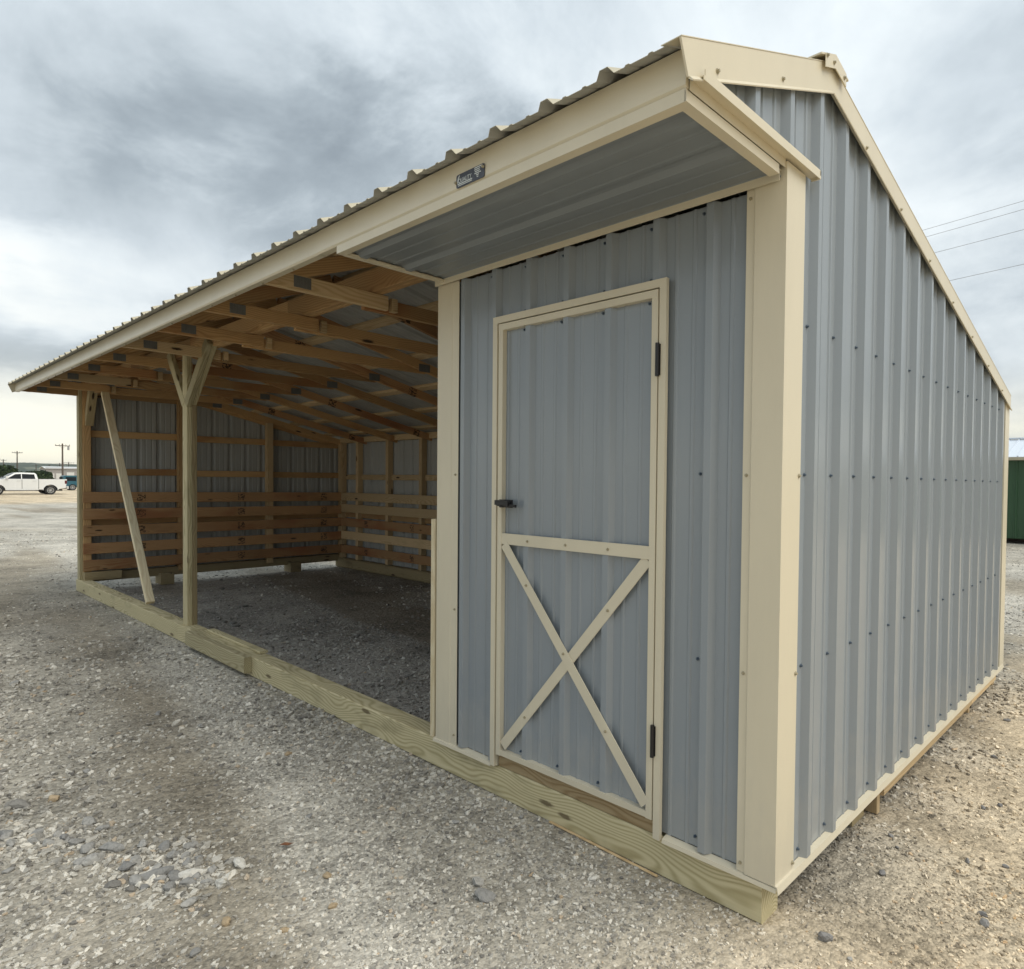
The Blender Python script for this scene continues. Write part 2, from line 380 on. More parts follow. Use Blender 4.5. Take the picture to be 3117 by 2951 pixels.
def sheet(name, mapf, u0, u1, v0, v1, phase, mats, parent=SH, breaks=(), t=.0012, label=None, hs=1.):
    """ribbed sheet; mapf(u, v, h) -> world; v0/v1 numbers or functions of u"""
    pr = profile(u0, u1, phase)
    for b in breaks:
        if u0 < b < u1:
            for i in range(len(pr)-1):
                if pr[i][0] < b < pr[i+1][0]:
                    f = (b-pr[i][0])/(pr[i+1][0]-pr[i][0]); pr.insert(i+1, (b, pr[i][1]+f*(pr[i+1][1]-pr[i][1]))); break
    f0 = v0 if callable(v0) else (lambda u: v0); f1 = v1 if callable(v1) else (lambda u: v1)
    V = []; n = len(pr)
    for off in (0, -t):
        for u, h in pr: V.append(mapf(u, f0(u), h*hs+off))
        for u, h in pr: V.append(mapf(u, f1(u), h*hs+off))
    F = []; mi = []
    for i in range(n-1):
        F.append((i, i+1, n+i+1, n+i)); mi.append(0)
        F.append((2*n+i, 3*n+i, 3*n+i+1, 2*n+i+1)); mi.append(1)
        F.append((i, 2*n+i, 2*n+i+1, i+1)); mi.append(0)
        F.append((n+i, n+i+1, 3*n+i+1, 3*n+i)); mi.append(0)
    F += [(0, n, 3*n, 2*n), (n-1, 3*n-1, 4*n-1, 2*n-1)]; mi += [0, 0]
    V = np.array(V); c = (V.min(0)+V.max(0))/2
    me = mesh(name, V-c, F, False, mi)
    bm = bmesh.new(); bm.from_mesh(me); bmesh.ops.recalc_face_normals(bm, faces=bm.faces); bm.to_mesh(me); bm.free()
    return link(name, me, mats, parent, c, label=label)

# --- roof sheets
ph_r = -9.3627
edges = [X0R] + [ph_r-.045+PR*4*k for k in range(0, 11) if X0R < ph_r-.045+PR*4*k < -.1] + [-.022]
cf = 1/math.hypot(1, SF); cb = 1/math.hypot(1, SB)
for i in range(len(edges)-1):
    a, b = edges[i], edges[i+1]-.0004
    lift = 0
    sheet('roof_panel', lambda u, v, h: (u, v-SF*cf*(h+lift), roofz(v)+cf*(h+lift)), a, b, -.645, YR-.02, ph_r, [ROOFP, BACKP], hs=.78)
    sheet('roof_panel', lambda u, v, h: (u, v+SB*cb*(h+lift), roofz(v)+cb*(h+lift)), a, b, YR+.02, 3.64, ph_r, [ROOFP, BACKP], hs=.78)
mb = MB()
zc = ZR+.028
for s_, sl_, ln in ((-1, SF, .115), (1, SB, .125)):
    y1 = YR+s_*ln; q = [(YR, zc), (y1, zc-ln*sl_), (y1, zc-ln*sl_-.006), (YR, zc-.006)]
    mb.extr(q if s_ > 0 else q[::-1], 'x', X0R+.01, X1R+.012)
for s_, sl_, ln in ((-1, SF, .115), (1, SB, .125)):      # folded-down end of the cap
    y1 = YR+s_*(ln-.03)
    q = [(YR, zc-.002), (y1, zc-(ln-.03)*sl_-.002), (y1, zc-(ln-.03)*sl_-.048), (YR, zc-.05)]
    mb.extr(q if s_ > 0 else q[::-1], 'x', X1R+.0125, X1R+.0155)
mb.build('ridge_cap', BEIGE, SH)

# --- rake trim on the right gable: face, top flange, drip lip
def rake(x0, x1, sgn):
    mb = MB(); xa, xb = x0, x1
    def tp(y): return roofz(y)+.003
    def bt(y): return roofz(y)-.093
    for (ya, yb) in ((-.65, YR), (YR, 3.63)):
        da = -.035 if ya == -.65 else 0
        mb.add([(xb, ya, tp(ya)), (xb, yb, tp(yb)), (xb, yb, bt(yb)), (xb, ya-da, bt(ya-da)), (xa, ya, tp(ya)), (xa, yb, tp(yb)), (xa, yb, bt(yb)), (xa, ya-da, bt(ya-da))],
               [(0, 1, 2, 3), (4, 7, 6, 5), (0, 4, 5, 1), (1, 5, 6, 2), (2, 6, 7, 3), (3, 7, 4, 0)])
        # flange over the roof
        e = .0015
        mb.add([(xb+e*sgn, ya, tp(ya)+.003), (xb+e*sgn, yb, tp(yb)+.003), (xa-sgn*.055, yb, tp(yb)+.003), (xa-sgn*.055, ya, tp(ya)+.003),
                (xb+e*sgn, ya, tp(ya)+.0005), (xb+e*sgn, yb, tp(yb)+.0005), (xa-sgn*.055, yb, tp(yb)+.0005), (xa-sgn*.055, ya, tp(ya)+.0005)],
               [(0, 1, 2, 3), (4, 7, 6, 5), (0, 4, 5, 1), (1, 5, 6, 2), (2, 6, 7, 3), (3, 7, 4, 0)])
        # kicked-out drip lip at the bottom edge
        yl = ya-da+.004
        mb.add([(xb, yl, bt(yl)+.002), (xb, yb, bt(yb)+.002), (xb+.011*sgn, yb, bt(yb)-.010), (xb+.011*sgn, yl, bt(yl)-.010),
                (xa, yl, bt(yl)-.001), (xa, yb, bt(yb)-.001), (xb+.009*sgn, yb, bt(yb)-.013), (xb+.009*sgn, yl, bt(yl)-.013)],
               [(0, 1, 2, 3), (4, 7, 6, 5), (0, 4, 5, 1), (1, 5, 6, 2), (2, 6, 7, 3), (3, 7, 4, 0)])
    return mb
rake(.024, .030, 1).build('rake_trim', BEIGE, SH)
rake(X0R, X0R-.006, -1).build('rake_trim', BEIGE, SH)

# --- fascia of the front eave (a lapped second length on the left)
def fascia(xa, xb, y):
    mb = MB()
    poly = [(y, 2.427), (y-.006, 2.345), (y-.006, 2.330), (y, 2.322), (y+.032, 2.322), (y+.032, 2.328), (y+.008, 2.330), (y+.008, 2.427)]
    mb.extr(poly, 'x', xa, xb); return mb.build('fascia', BEIGE, SH)
fascia(-9.62, -1.945, -.583); fascia(-1.955, .006, -.5855)
mb = MB(); mb.box((-9.6, -.572, 2.335), (-.01, -.54, 2.415)); mb.build('subfascia', SPFL, SH)

# --- soffit over the closed room: ribbed panels + trim
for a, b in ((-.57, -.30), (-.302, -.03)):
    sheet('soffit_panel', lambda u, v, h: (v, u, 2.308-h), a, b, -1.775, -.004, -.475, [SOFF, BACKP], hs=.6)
mb = MB(); mb.box((-1.783, -.590, 2.287), (.006, -.584, 2.3205)); mb.box((-1.783, -.584, 2.287), (.006, -.556, 2.2915)); mb.build('soffit_trim', BEIGE, SH)
mb = MB(); mb.box((.001, -.590, 2.287), (.0075, -.068, 2.316)); mb.box((-.026, -.556, 2.287), (.001, -.068, 2.2915)); mb.build('soffit_trim', BEIGE, SH)
mb = MB(); mb.box((-1.788, -.556, 2.287), (-1.764, -.045, 2.300)); mb.box((-1.788, -.556, 2.300), (-1.783, -.045, 2.325)); mb.build('soffit_trim', BEIGE, SH)
# ledge trim at the foot of the gable overhang
mb = MB(); mb.box((.0085, -.578, 2.318), (.0105, -.03, 2.346)); mb.box((.0085, -.566, 2.346), (.0445, .164, 2.349)); mb.box((.0415, -.566, 2.338), (.0445, .164, 2.346))
mb.box((.0085, -.566, 2.349), (.0115, .16, 2.368)); mb.build('ledge_trim', BEIGE, SH)
mb = MB(); mb.box((.0125, .158, 2.338), (.0445, .164, 2.366)); mb.box((.0415, -.56, 2.349), (.0445, .164, 2.366)); mb.build('ledge_trim', BEIGE, SH)

# --- right gable wall sheets
ph_s = .1696+.040
topf = lambda y: roofz(y)-.045
sideP = lambda u, v, h: (h, u, v)
sheet('wall_panel', sideP, -.578, .098, 2.35, topf, ph_s, [BLUE, BACKP])
ed = [.098, ph_s-.045+PR*4, ph_s-.045+PR*8, ph_s-.045+PR*12, 3.575]
for i in range(4):
    sheet('wall_panel', sideP, ed[i], ed[i+1]-.0004, .016, topf, ph_s, [BLUE, BACKP], breaks=(YR,))
# --- front wall sheets
ph_f = -1.6777+.040
frontP = lambda u, v, h: (u, -h, v)
sheet('wall_panel', frontP, -1.722, -1.3795, .014, 2.285, ph_f, [BLUE, BACKP])
sheet('wall_panel', frontP, -1.379, -.4655, 2.045, 2.285, ph_f, [BLUE, BACKP])
sheet('wall_panel', frontP, -.465, -.103, .014, 2.285, ph_f, [BLUE, BACKP])
# --- back and left wall sheets
ph_b = -9.36
e2 = [-9.56]+[ph_b-.045+PR*4*k for k in range(1, 11) if ph_b-.045+PR*4*k < -.02]+[-.02]
for i in range(len(e2)-1):
    sheet('wall_panel', lambda u, v, h: (u, 3.6+h, v), e2[i], e2[i+1]-.0004, -.05, 1.955, ph_b, [BLUE, BACKP])
ph_l = .215
e3 = [.05, ph_l-.045+PR*4, ph_l-.045+PR*8, ph_l-.045+PR*12, 3.59]
for i in range(4):
    sheet('wall_panel', lambda u, v, h: (-9.552-h, u, v), e3[i], e3[i+1]-.0004, -.03, topf, ph_l, [BLUE, BACKP], breaks=(YR,))
sheet('wall_panel', lambda u, v, h: (-9.552-h, u, v), -.575, .0496, 2.33, topf, ph_l, [BLUE, BACKP])
# --- partition between stall and closed room
for a, b in ((.06, 1.25), (1.252, 2.45), (2.452, 3.59)):
    sheet('partition_panel', lambda u, v, h: (-1.80-h, u, v), a, b, .0, lambda y: roofz(y)-.16, .2, [BACKP, BACKP], breaks=(YR,))
for k in range(5):
    zt = (1.10, .905, .68, .465, .24)[k]
    beam('kick_board', (-1.852, .06, zt-.066), (-1.852, 3.45, zt-.066), .025, .13, BOARD, SH)
beam('end_board', (-1.886, .0, -.002), (-1.886, .0, 1.117), .036, .03, RAW, SH, upv=(0, 1, 0))

# --- trim on the front wall
mb = MB()      # corner trim: flange + box, one folded sheet, slightly flared foot
fl = [(-.127, -.0205), (-.127, -.024), (-.099, -.024), (-.094, -.030), (.0165, -.030), (.0165, .106), (.013, .106), (.013, -.0265), (-.092, -.0265), (-.098, -.0205)]
mb.extr(fl, 'z', .010, 2.338); mb.build('corner_trim', BEIGE, SH)
mb = MB(); mb.extr([(-1.840, -.024), (-1.727, -.024), (-1.722, -.0215), (-1.673, -.0215), (-1.673, -.0195), (-1.729, -.0195), (-1.733, -.0215), (-1.8375, -.0215), (-1.8375, .04), (-1.840, .04)], 'z', .004, 2.285)
mb.build('corner_trim', BEIGE, SH)
mb = MB(); mb.box((.010, 3.50, .01), (.0215, 3.64, 1.945)); mb.box((-.08, 3.64, .01), (.0215, 3.6425, 1.945)); mb.build('corner_trim', BEIGE, SH)
mb = MB(); mb.extr([(-.0005, 2.316), (-.045, 2.314), (-.045, 2.278), (-.042, 2.278), (-.042, 2.311), (-.0005, 2.312)][::-1], 'x', -1.838, -.003); mb.build('header_trim', BEIGE, SH)
def basetrim(xa, xb):
    mb = MB(); mb.extr([(-.002, .012), (-.004, .014), (-.030, .006), (-.033, -.008), (-.031, -.009), (-.028, .003), (-.002, .009)], 'x', xa, xb); mb.build('base_trim', BEIGE, SH)
basetrim(-1.853, -1.404); basetrim(-.43, .020)
mb = MB(); mb.extr([(.002, .018), (.024, .014), (.030, -.010), (.028, -.0115), (.021, .010), (.002, .014)][::-1], 'y', -.032, 3.62); mb.build('base_trim', BEIGE, SH)

# --- door casing and door
mb = MB()
mb.box((-1.404, -.034, .0), (-1.374, -.018, 2.03)); mb.box((-1.404, -.034, 2.030), (-.44, -.018, 2.06)); mb.box((-.470, -.034, -.004), (-.44, -.018, 2.03))
mb.box((-1.374, -.020, .0), (-1.370, .03, 2.03)); mb.box((-.474, -.020, .0), (-.470, .03, 2.03))
mb.build('door_casing', BEIGE, SH)
door = sheet('door', lambda u, v, h: (u, -.006-h*.8, v), -1.345, -.490, .078, 2.005, ph_f, [BLUE, BACKP])
db = Vector(SH['base'])
class Par:   # children of the door keep world coordinates through its own base
    pass
door['base'] = tuple(Vector(door.location)+db)
def dtrim(a, b, nm='door_frame', mt=BEIGE):
    mb = MB(); mb.box(a, b); return mb.build(nm, mt, door)
dtrim((-1.364, -.033, .06), (-1.336, -.005, 1.996)); dtrim((-.505, -.033, .06), (-.477, -.005, 1.996)); dtrim((-1.364, -.0345, 1.996), (-.477, -.005, 2.024)); dtrim((-1.336, -.0325, .062), (-.505, -.005, .086))
dtrim((-1.336, -.0315, 1.030), (-.505, -.0225, 1.079), 'door_rail')
def dbrace(p, q, y):
    mb = MB(); mb.bar((p[0], y, p[1]), (q[0], y, q[1]), .004, .046, upv=(0, 0, 1)); return mb.build('door_brace', BEIGE, door)
dbrace((-1.322, .108), (-.515, 1.028), -.0265); dbrace((-1.318, 1.030), (-.508, .108), -.0315)
mb = MB(); mb.cyl((-1.335, -.032, 1.214), (-1.335, -.058, 1.214), .014, .012, 14); mb.bar((-1.338, -.066, 1.219), (-1.255, -.062, 1.216), .016, .022); mb.bar((-1.262, -.058, 1.207), (-1.222, -.05, 1.205), .012, .012)
mb.box((-1.345, -.040, 1.196), (-1.26, -.0335, 1.232)); h_ = mb.build('handle', BLACK, door)
mb = MB(); mb.cyl((-1.335, -.058, 1.214), (-1.335, -.060, 1.214), .008, .008, 12); mb.build('keyhole', paint('lock_steel', c3(.5, .5, .5), .3, .1), door)
for z0, z1 in ((1.705, 1.826), (.301, .420)):
    mb = MB(); mb.cyl((-.472, -.042, z0), (-.472, -.042, z1), .0075, n=10); mb.box((-.484, -.0375, z0+.004), (-.462, -.0345, z1-.004)); mb.build('hinge', BLACK, door)
beam('threshold_board', (-1.366, .0025, .036), (-.478, .0025, .036), .030, .074, STAINED, SH)

# --- screws (each a few pixels at most)
def screws(name, pts, nrm, mt, r=.0050):
    mb = MB(); nv = Vector(nrm)
    for p in pts:
        p = Vector(p); mb.cyl(p-nv*.001, p+nv*.0022, r*1.25, r*1.2, 8); mb.cyl(p+nv*.002, p+nv*.0075, r*.78, r*.7, 6)
    return mb.build(name, mt, SH, kind='stuff')
pts = []
for z in (.050, .690, 1.349, 1.855): pts += [(.0015, .1696+PR*k, z) for k in range(15) if z < topf(.1696+PR*k)-.05]
screws('screw', pts, (1, 0, 0), SCRB)
pts = [(-1.6777+PR*k, -.0015, z) for z in (.05, .69, 1.349) for k in (0, 6)] + [(-1.425, -.0015, z) for z in (.05, .69, 1.349)] + [(-1.6777+PR*k, -.0015, 2.262) for k in range(0, 8)] + [(-1.6777+PR*k+.002, -.0015, 2.072) for k in (2, 3, 4, 5)]
pts += [(-1.6777+PR*k, -.0075, z) for k in (2, 3, 4) for z in (.105, 1.985)] + [(-1.6777+PR*5, -.0075, 1.985)]
screws('screw', pts, (0, -1, 0), SCRB)
pts = [(-.113, -.024, z) for z in (.04, .682, 1.344, 2.255)] + [(-1.693, -.0215, z) for z in (.06, .682, 1.344)] + [(-1.165+.23*k, -.0315, 1.053) for k in range(3)] + [(-.939, -.0335, .600), (-1.168, -.0335, .86), (-.705, -.0335, .335), (-.705, -.0285, .812), (-1.175, -.0285, .275)]
screws('screw', pts, (0, -1, 0), SCRT)
pts = [(.0165, .094, z) for z in (.04, .682, 1.344)] + [(.030, y, roofz(y)-.072) for y in (-.48, -.10, .62, 1.05, 1.5, 1.95, 2.4, 2.85, 3.3)] + [(.0455, YR-.075, ZR-.012), (.0455, YR-.018, ZR-.01), (.0455, YR+.075, ZR-.02)]
screws('screw', pts, (1, 0, 0), SCRT, .0062)
screws('screw', [(-8.9+.35*k, -.566, 2.3215) for k in range(0, 20)], (0, 0, -1), SCRT, .005)

# --- name plate on the fascia
m_, T = mat('name_plate_enamel')
g = T.n('ShaderNodeNewGeometry').outputs['Position']
out(T, col=T.mix(T.smooth(T.noise(g, 30, 4), .4, .7), c3(.028, .032, .045), c3(.06, .065, .08)), rough=.35)
PLATE = m_
PRINT = paint('white_print', c3(.62, .66, .66), .5, .1)
mb = MB(); r = .008; xa, xb, za, zb = -.938, -.786, 2.3265, 2.3725; y0 = -.5945
poly = [(xa+r, za), (xb-r, za), (xb-.002, za+.002), (xb, za+r), (xb, zb-r), (xb-.002, zb-.002), (xb-r, zb), (xa+r, zb), (xa+.002, zb-.002), (xa, zb-r), (xa, za+r), (xa+.002, za+.002)]
mb.extr(poly, 'y', y0, y0+.002); plate = mb.build('name_plate', PLATE, SH)
plate['base'] = tuple(Vector(plate.location)+db)
tc = bpy.data.curves.new('lettering', 'FONT'); tc.body = 'QUALITY'; tc.size = .0215; tc.extrude = .0003; tc.align_x = 'LEFT'; tc.space_character = .96
to = bpy.data.objects.new('lettering', tc); COL.objects.link(to)
bpy.context.view_layer.update()
tm = bpy.data.meshes.new_from_object(to.evaluated_get(bpy.context.evaluated_depsgraph_get())); bpy.data.objects.remove(to)
tm.transform(Matrix.Rotation(R(90), 4, 'X')); tm.materials.clear(); tm.materials.append(PRINT)
wd = max(v.co.x for v in tm.vertices); tm.transform(Matrix.Diagonal((.073/wd, 1, .95, 1)))
l_ = link('lettering', tm, (), plate, (xa+.012, y0-.0012, 2.3425))
mb = MB()
sw = [(xa+.0085, 2.340), (xa+.0075, 2.350), (xa+.0105, 2.360), (xa+.018, 2.3685), (xa+.0205, 2.3665), (xa+.0145, 2.358), (xa+.0115, 2.350), (xa+.0115, 2.340)]
mb.extr(sw, 'y', y0-.0012, y0-.0002)
mb.box((xa+.009, y0-.0012, 2.3370), (xa+.088, y0-.0002, 2.3405)); mb.box((xa+.012, y0-.0012, 2.3320), (xa+.087, y0-.0002, 2.3345))
for i, (w_, o_) in enumerate(((.040, 0), (.030, .0), (.026, .003), (.034, .001), (.014, .01), (.008, .013))):
    mb.box((xb-.052+o_, y0-.0012, 2.3665-.0062*i), (xb-.052+o_+w_, y0-.0002, 2.3695-.0062*i))
mb.build('print_marks', PRINT, plate)
for x, z in ((xa-.001, 2.3475), (xb-.006, 2.3605)):
    mb = MB(); mb.cyl((x, y0+.002, z), (x, y0-.007, z), .0058, .0045, 8); mb.build('screw', SCRT, plate)

# --- skids, sills and stubs
SZ = -.146
beam('skid', (-9.572, .045, -.0735), (-5.375, .045, -.0735), .118, .145, TREAT, SH, ch=.005)
beam('skid', (-5.372, .045, -.0745), (-.037, .045, -.0745), .118, .143, TREAT, SH, ch=.005)
beam('splice_block', (-5.37, -.043, -.056), (-4.13, -.043, -.056), .055, .118, TREAT, SH, ch=.004)
beam('splice_plate', (-5.25, .088, .008), (-4.17, .088, .008), .06, .018, TREAT, SH)
beam('skid', (-9.53, 3.51, -.062), (-.04, 3.51, -.066), .13, .155, TREATD, SH, ch=.02)
for yc in (.89, 2.70):
    beam('skid', (-1.85, yc, -.08), (-.045, yc, -.08), .14, .125, TREATD, SH)
for yc in (.95, 2.71): beam('skid_stub', (-9.60, yc, -.072), (-9.36, yc, -.072), .16, .15, TREATD, SH)
beam('sill_block', (-9.39, .03, .046), (-9.39, .42, .046), .10, .10, TREATD, SH)
beam('sill_beam', (-9.50, .05, .020), (-9.50, 3.47, .020), .08, .11, TREATD, SH)
beam('rim_joist', (-.004, 1.05, -.038), (-.004, 2.72, -.038), .03, .065, SPFL, SH)
beam('rim_joist', (-.004, 2.72, -.038), (-.004, 3.44, -.038), .03, .06, SPFL, SH)
beam('support_post', (-.05, 1.03, -.144), (-.05, 1.03, -.015), .035, .09, SPFL, SH, upv=(1, 0, 0))
beam('support_post', (-.05, 2.79, -.144), (-.05, 2.79, -.015), .035, .06, SPFL, SH, upv=(1, 0, 0))
beam('support_post', (-.05, 3.60, -.144), (-.05, 3.60, -.015), .07, .035, SPFL, SH, upv=(1, 0, 0))

# --- posts, braces and the header
HB = 2.412
beam('post', (-5.664, .0405, .0), (-5.664, .0405, HB), .112, .040, TREAT, SH, upv=(0, 1, 0))
beam('post', (-5.662, .082, .0), (-5.662, .082, 1.975), .110, .040, TREATD, SH, upv=(0, 1, 0))
beam('knee_brace', (-5.690, .0375, 1.965), (-6.110, .0375, 2.455), .040, .085, TREAT, SH)
beam('knee_brace', (-5.638, .0375, 1.965), (-5.130, .0375, 2.455), .040, .085, TREAT, SH)
beam('knee_brace', (-5.638, .0795, 1.985), (-5.130, .0795, 2.455), .038, .083, TREAT, SH)
beam('post', (-9.514, .018, .0), (-9.514, .018, HB), .112, .038, TREAT, SH, upv=(0, 1, 0))
beam('knee_brace', (-9.45, .10, 1.975), (-9.215, .10, 2.41), .085, .10, TREATD, SH)
beam('diagonal_brace', (-8.60, .085, 2.30), (-6.90, .085, .03), .075, .045, RAW, SH, label='pale fresh pine brace leaning across the far end of the opening')
for a, b in ((-9.56, -7.45), (-7.447, -5.65), (-5.647, -3.72), (-3.717, -1.80)):
    for yc, w_ in ((.080, .036), (.118, .036)): beam('header_beam', (a, yc, 2.482), (b, yc, 2.482), w_, .136, SPF, SH)

# --- trusses
XT = [-1.745-.877*k for k in range(0, 9)]
XT += [-9.505]
def rz(y): return roofz(y)-.037
for i, x in enumerate(XT):
    zb0 = 2.326; dp = .084; t = .036
    last = i == len(XT)-1
    ch = beam('truss_chord', (x, -.545, zb0+dp/2), (x, .165 if not last else 1.6, zb0+dp/2), t, dp, SPFL if i % 3 == 1 else SPF, SH)
    if not last: beam('truss_chord', (x-.038, .03, zb0-.012+dp/2), (x-.038, 1.66, zb0-.012+dp/2), t, dp, SPF, SH)
    if not last: beam('chord_block', (x+.0, .19, zb0+dp/2-.004), (x-.0, .228, zb0+dp/2-.004), .036, .080, SPFL, SH)
    v = .09
    y0, y1 = -.545, YR-.005
    beam('rafter', (x-.0004, y0+.105, rz(y0+.105)-v/2), (x-.0004, y1, rz(y1)-v/2), t-.002, .084, SPF, SH)
    y0, y1 = YR+.005, 3.56
    beam('rafter', (x-.0004, y0, rz(y0)-v/2+.002), (x-.0004, y1, rz(y1)-v/2+.002), t-.002, .086, SPF if i % 2 else BOARD, SH)
    for (yy, zz_, ww, hh, dx) in ((-.355, 2.372, .095, .062, 0), (1.62, 2.358, .12, .07, -.0)):
        mb = MB(); xf = x+.0185+(dx if yy < 1 else 0)
        mb.box((xf, yy-ww/2, zz_-hh/2), (xf+.0012, yy+ww/2, zz_+hh/2))
        for a in range(6):
            for b in range(4):
                cy, cz = yy-ww/2+ww*(a+.5)/6, zz_-hh/2+hh*(b+.5)/4
                mb.box((xf+.0012, cy-.0035, cz-.0045), (xf+.003, cy+.0025, cz+.0045))
        ch_base = Vector(ch.location)+db
        ch['base'] = tuple(ch_base)
        # chord is unrotated apart from its grain axis, so hang the plate on the shed itself
        mb.build('gusset_plate', STEEL, SH)

# --- purlins between roof and rafters
for yc in (-.50, -.14, .16, .40, .925, 1.53, 2.15, 2.735, 3.30):
    sl_ = SF if yc < YR else -SB
    n_ = Vector((0, -sl_, 1)).normalized()
    zc_ = roofz(yc)-.0195
    for a, b in ((-9.55, -7.45), (-7.447, -4.81), (-4.807, -1.76), (-1.757, -.02)):
        beam('purlin', (a, yc, zc_), (b, yc, zc_), .092, .034, SPFL, SH, upv=n_)

# --- end wall framing (left) and back wall framing
for yc, wd_ in ((.079, .082), (1.148, .082), (2.345, .090), (3.515, .075)):
    beam('stud', (-9.475, yc, .02), (-9.475, yc, rz(yc)-.09), .09, wd_, SPFL if yc > 2 else SPF, SH, upv=(0, 1, 0))
for k in range(9):
    x = -8.955+.878*k
    beam('stud', (x, 3.545, .0), (x, 3.545, 1.905), .072, .09, SPFL, SH, upv=(0, 1, 0))
beam('stud', (-9.46, 3.535, .0), (-9.46, 3.535, 1.9), .075, .09, SPFL, SH, upv=(0, 1, 0))
for a, b in ((-9.5, -5.5), (-5.497, -1.82)):
    beam('top_plate', (a, 3.545, 1.945), (b, 3.545, 1.945), .09, .085, SPFL, SH)
    beam('girt', (a, 3.578, 1.345), (b, 3.578, 1.345), .034, .083, SPFL, SH)
    beam('girt', (a, 3.578, .73), (b, 3.578, .73), .034, .083, SPF, SH)
for a, b in ((.10, 1.15), (1.152, 2.34), (2.342, 3.56)):
    for z, dz in ((1.857, .0), (1.367, 0), (.72, 0)):
        beam('girt', (-9.533, a, z), (-9.533, b, z+(.004 if a > 1 else .012)), .032, .088, SPF, SH)
beam('rake_board', (-9.535, .04, roofz(.04)-.12), (-9.535, YR, roofz(YR)-.12), .03, .10, SPF, SH)
beam('rake_board', (-9.535, YR, roofz(YR)-.12), (-9.535, 3.56, roofz(3.56)-.12), .03, .10, SPF, SH)
for k, zt in enumerate((1.115, .902, .688, .462, .248)):
    beam('kick_board', (-9.415, .03, zt-.069), (-9.415, 3.478, zt-.069-(.022 if k < 2 else .01)), .026, .137, BOARD, SH)
    zt2 = (1.094, .902, .675, .465, .235)[k]
    for a, b in ((-9.40, -5.65), (-5.647, -1.88)):
        beam('kick_board', (a, 3.487, zt2-.066), (b, 3.487, zt2-.066), .026, .132, BOARD if k in (2, 4) else SPFL, SH)


# ------------------------------------------------------------------ gravel: scattered crushed stone
def stone_mat(name, inst):
    m, T = mat(name)
    pos = T.n('ShaderNodeNewGeometry').outputs['Position']
    big, mid, warm, pale, ins = tone_nodes(T, pos)
    oi = T.n('ShaderNodeObjectInfo').outputs['Random']
    c = T.ramp(oi, (0, c3(.18, .17, .155)), (.18, c3(.30, .285, .255)), (.45, c3(.44, .42, .375)), (.75, c3(.58, .555, .495)), (.95, c3(.72, .69, .62)), (1., c3(.45, .35, .24)))
    c = T.mix(T.math('MULTIPLY', warm, .75), c, T.mix(1., c, c3(1.25, 1.04, .76), 'MULTIPLY'))
    k = T.math('ADD', .92, T.math('ADD', T.math('MULTIPLY', pale, .20), T.math('MULTIPLY', T.math('SUBTRACT', T.math('ADD', mid, big), 1.), .8)))
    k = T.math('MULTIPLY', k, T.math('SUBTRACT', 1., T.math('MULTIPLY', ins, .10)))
    k = T.math('ADD', k, T.math('MULTIPLY', warm, .30))
    c = T.mix(1., c, T.n('ShaderNodeCombineXYZ', {0: k, 1: k, 2: k}).outputs[0], 'MULTIPLY')
    sp = T.noise(pos, 260, 3, .6)
    c = T.mix(T.math('MULTIPLY', T.smooth(sp, .45, .75), .35), c, c3(.12, .115, .105))
    out(T, col=c, rough=.88, spec=.2, nor=bump(T, sp, .35, .003))
    return m
STONE = stone_mat('crushed_limestone', True)
PILE = [(-2.58,-1.58,.049),(-2.55,-1.59,.049),(-2.47,-1.58,.043),(-2.50,-1.50,.043),(-2.43,-1.52,.037),(-2.42,-1.44,.042),(-2.37,-1.43,.042),(-2.29,-1.41,.046),(-2.35,-1.42,.031),(-2.37,-1.48,.047),(-2.45,-1.33,.054),(-2.35,-1.31,.042),(-2.20,-1.39,.050),(-2.09,-1.39,.059),(-2.11,-1.42,.049),(-1.96,-1.29,.052),(-2.08,-1.24,.044),(-1.95,-1.32,.052),(-1.83,-1.32,.055),(-1.77,-1.31,.032),(-1.78,-1.26,.036),(-1.75,-1.22,.054),(-1.70,-1.25,.049),(-1.68,-1.20,.044),(-1.69,-1.17,.036),(-1.64,-1.15,.031),(-1.91,-1.18,.043),(-1.93,-1.11,.043),(-1.99,-1.19,.048),(-1.82,-1.16,.037),(-1.86,-1.25,.042),(-1.70,-1.11,.036),(-1.81,-1.12,.032),(-1.87,-1.15,.033)]
N = 400000
th = rng.uniform(-1.25, 2.35, N)                   # direction round the camera, from +X towards +Y and -X
th = np.where(rng.random(N) < .9, rng.uniform(.45, 3.35, N), th)
r = np.exp(rng.uniform(math.log(.75), math.log(24.), N))
px_ = CAM.x + r*np.cos(th); py_ = CAM.y + r*np.sin(th)
keep = ~((px_ > -9.55) & (px_ < .0) & (py_ > -.012) & (py_ < .115))
keep &= ~((px_ > -5.4) & (px_ < -4.1) & (py_ > -.09) & (py_ < .05))
keep &= ~((px_ > -1.8) & (px_ < -.3) & (py_ > .4) & (py_ < 3.5))
px_, py_, r = px_[keep], py_[keep], r[keep]; N = len(px_)
bd_ = np.array([band(x, y) for x, y in zip(px_, py_)])
cl = np.array([mnoise.noise((x*.9, y*.9, 2.2)) + .6*mnoise.noise((x*2.7, y*2.7, 7.)) for x, y in zip(px_, py_)])
sz = np.clip(.0024*r, .0048, .0115)*np.exp(np.clip(rng.normal(0, .42, N), -.9, .75))*(1+.35*cl)
inside = (px_ > -9.4) & (px_ < -1.8) & (py_ > .1) & (py_ < 3.5)
sel = (cl > -.55) | (rng.random(N) < .45)
sel &= (rng.random(N) < np.clip(.55+.75*bd_, .12, 1.))
sel &= (~inside) | (rng.random(N) < .55)
px_, py_, sz = px_[sel], py_[sel], sz[sel]; N = len(px_)
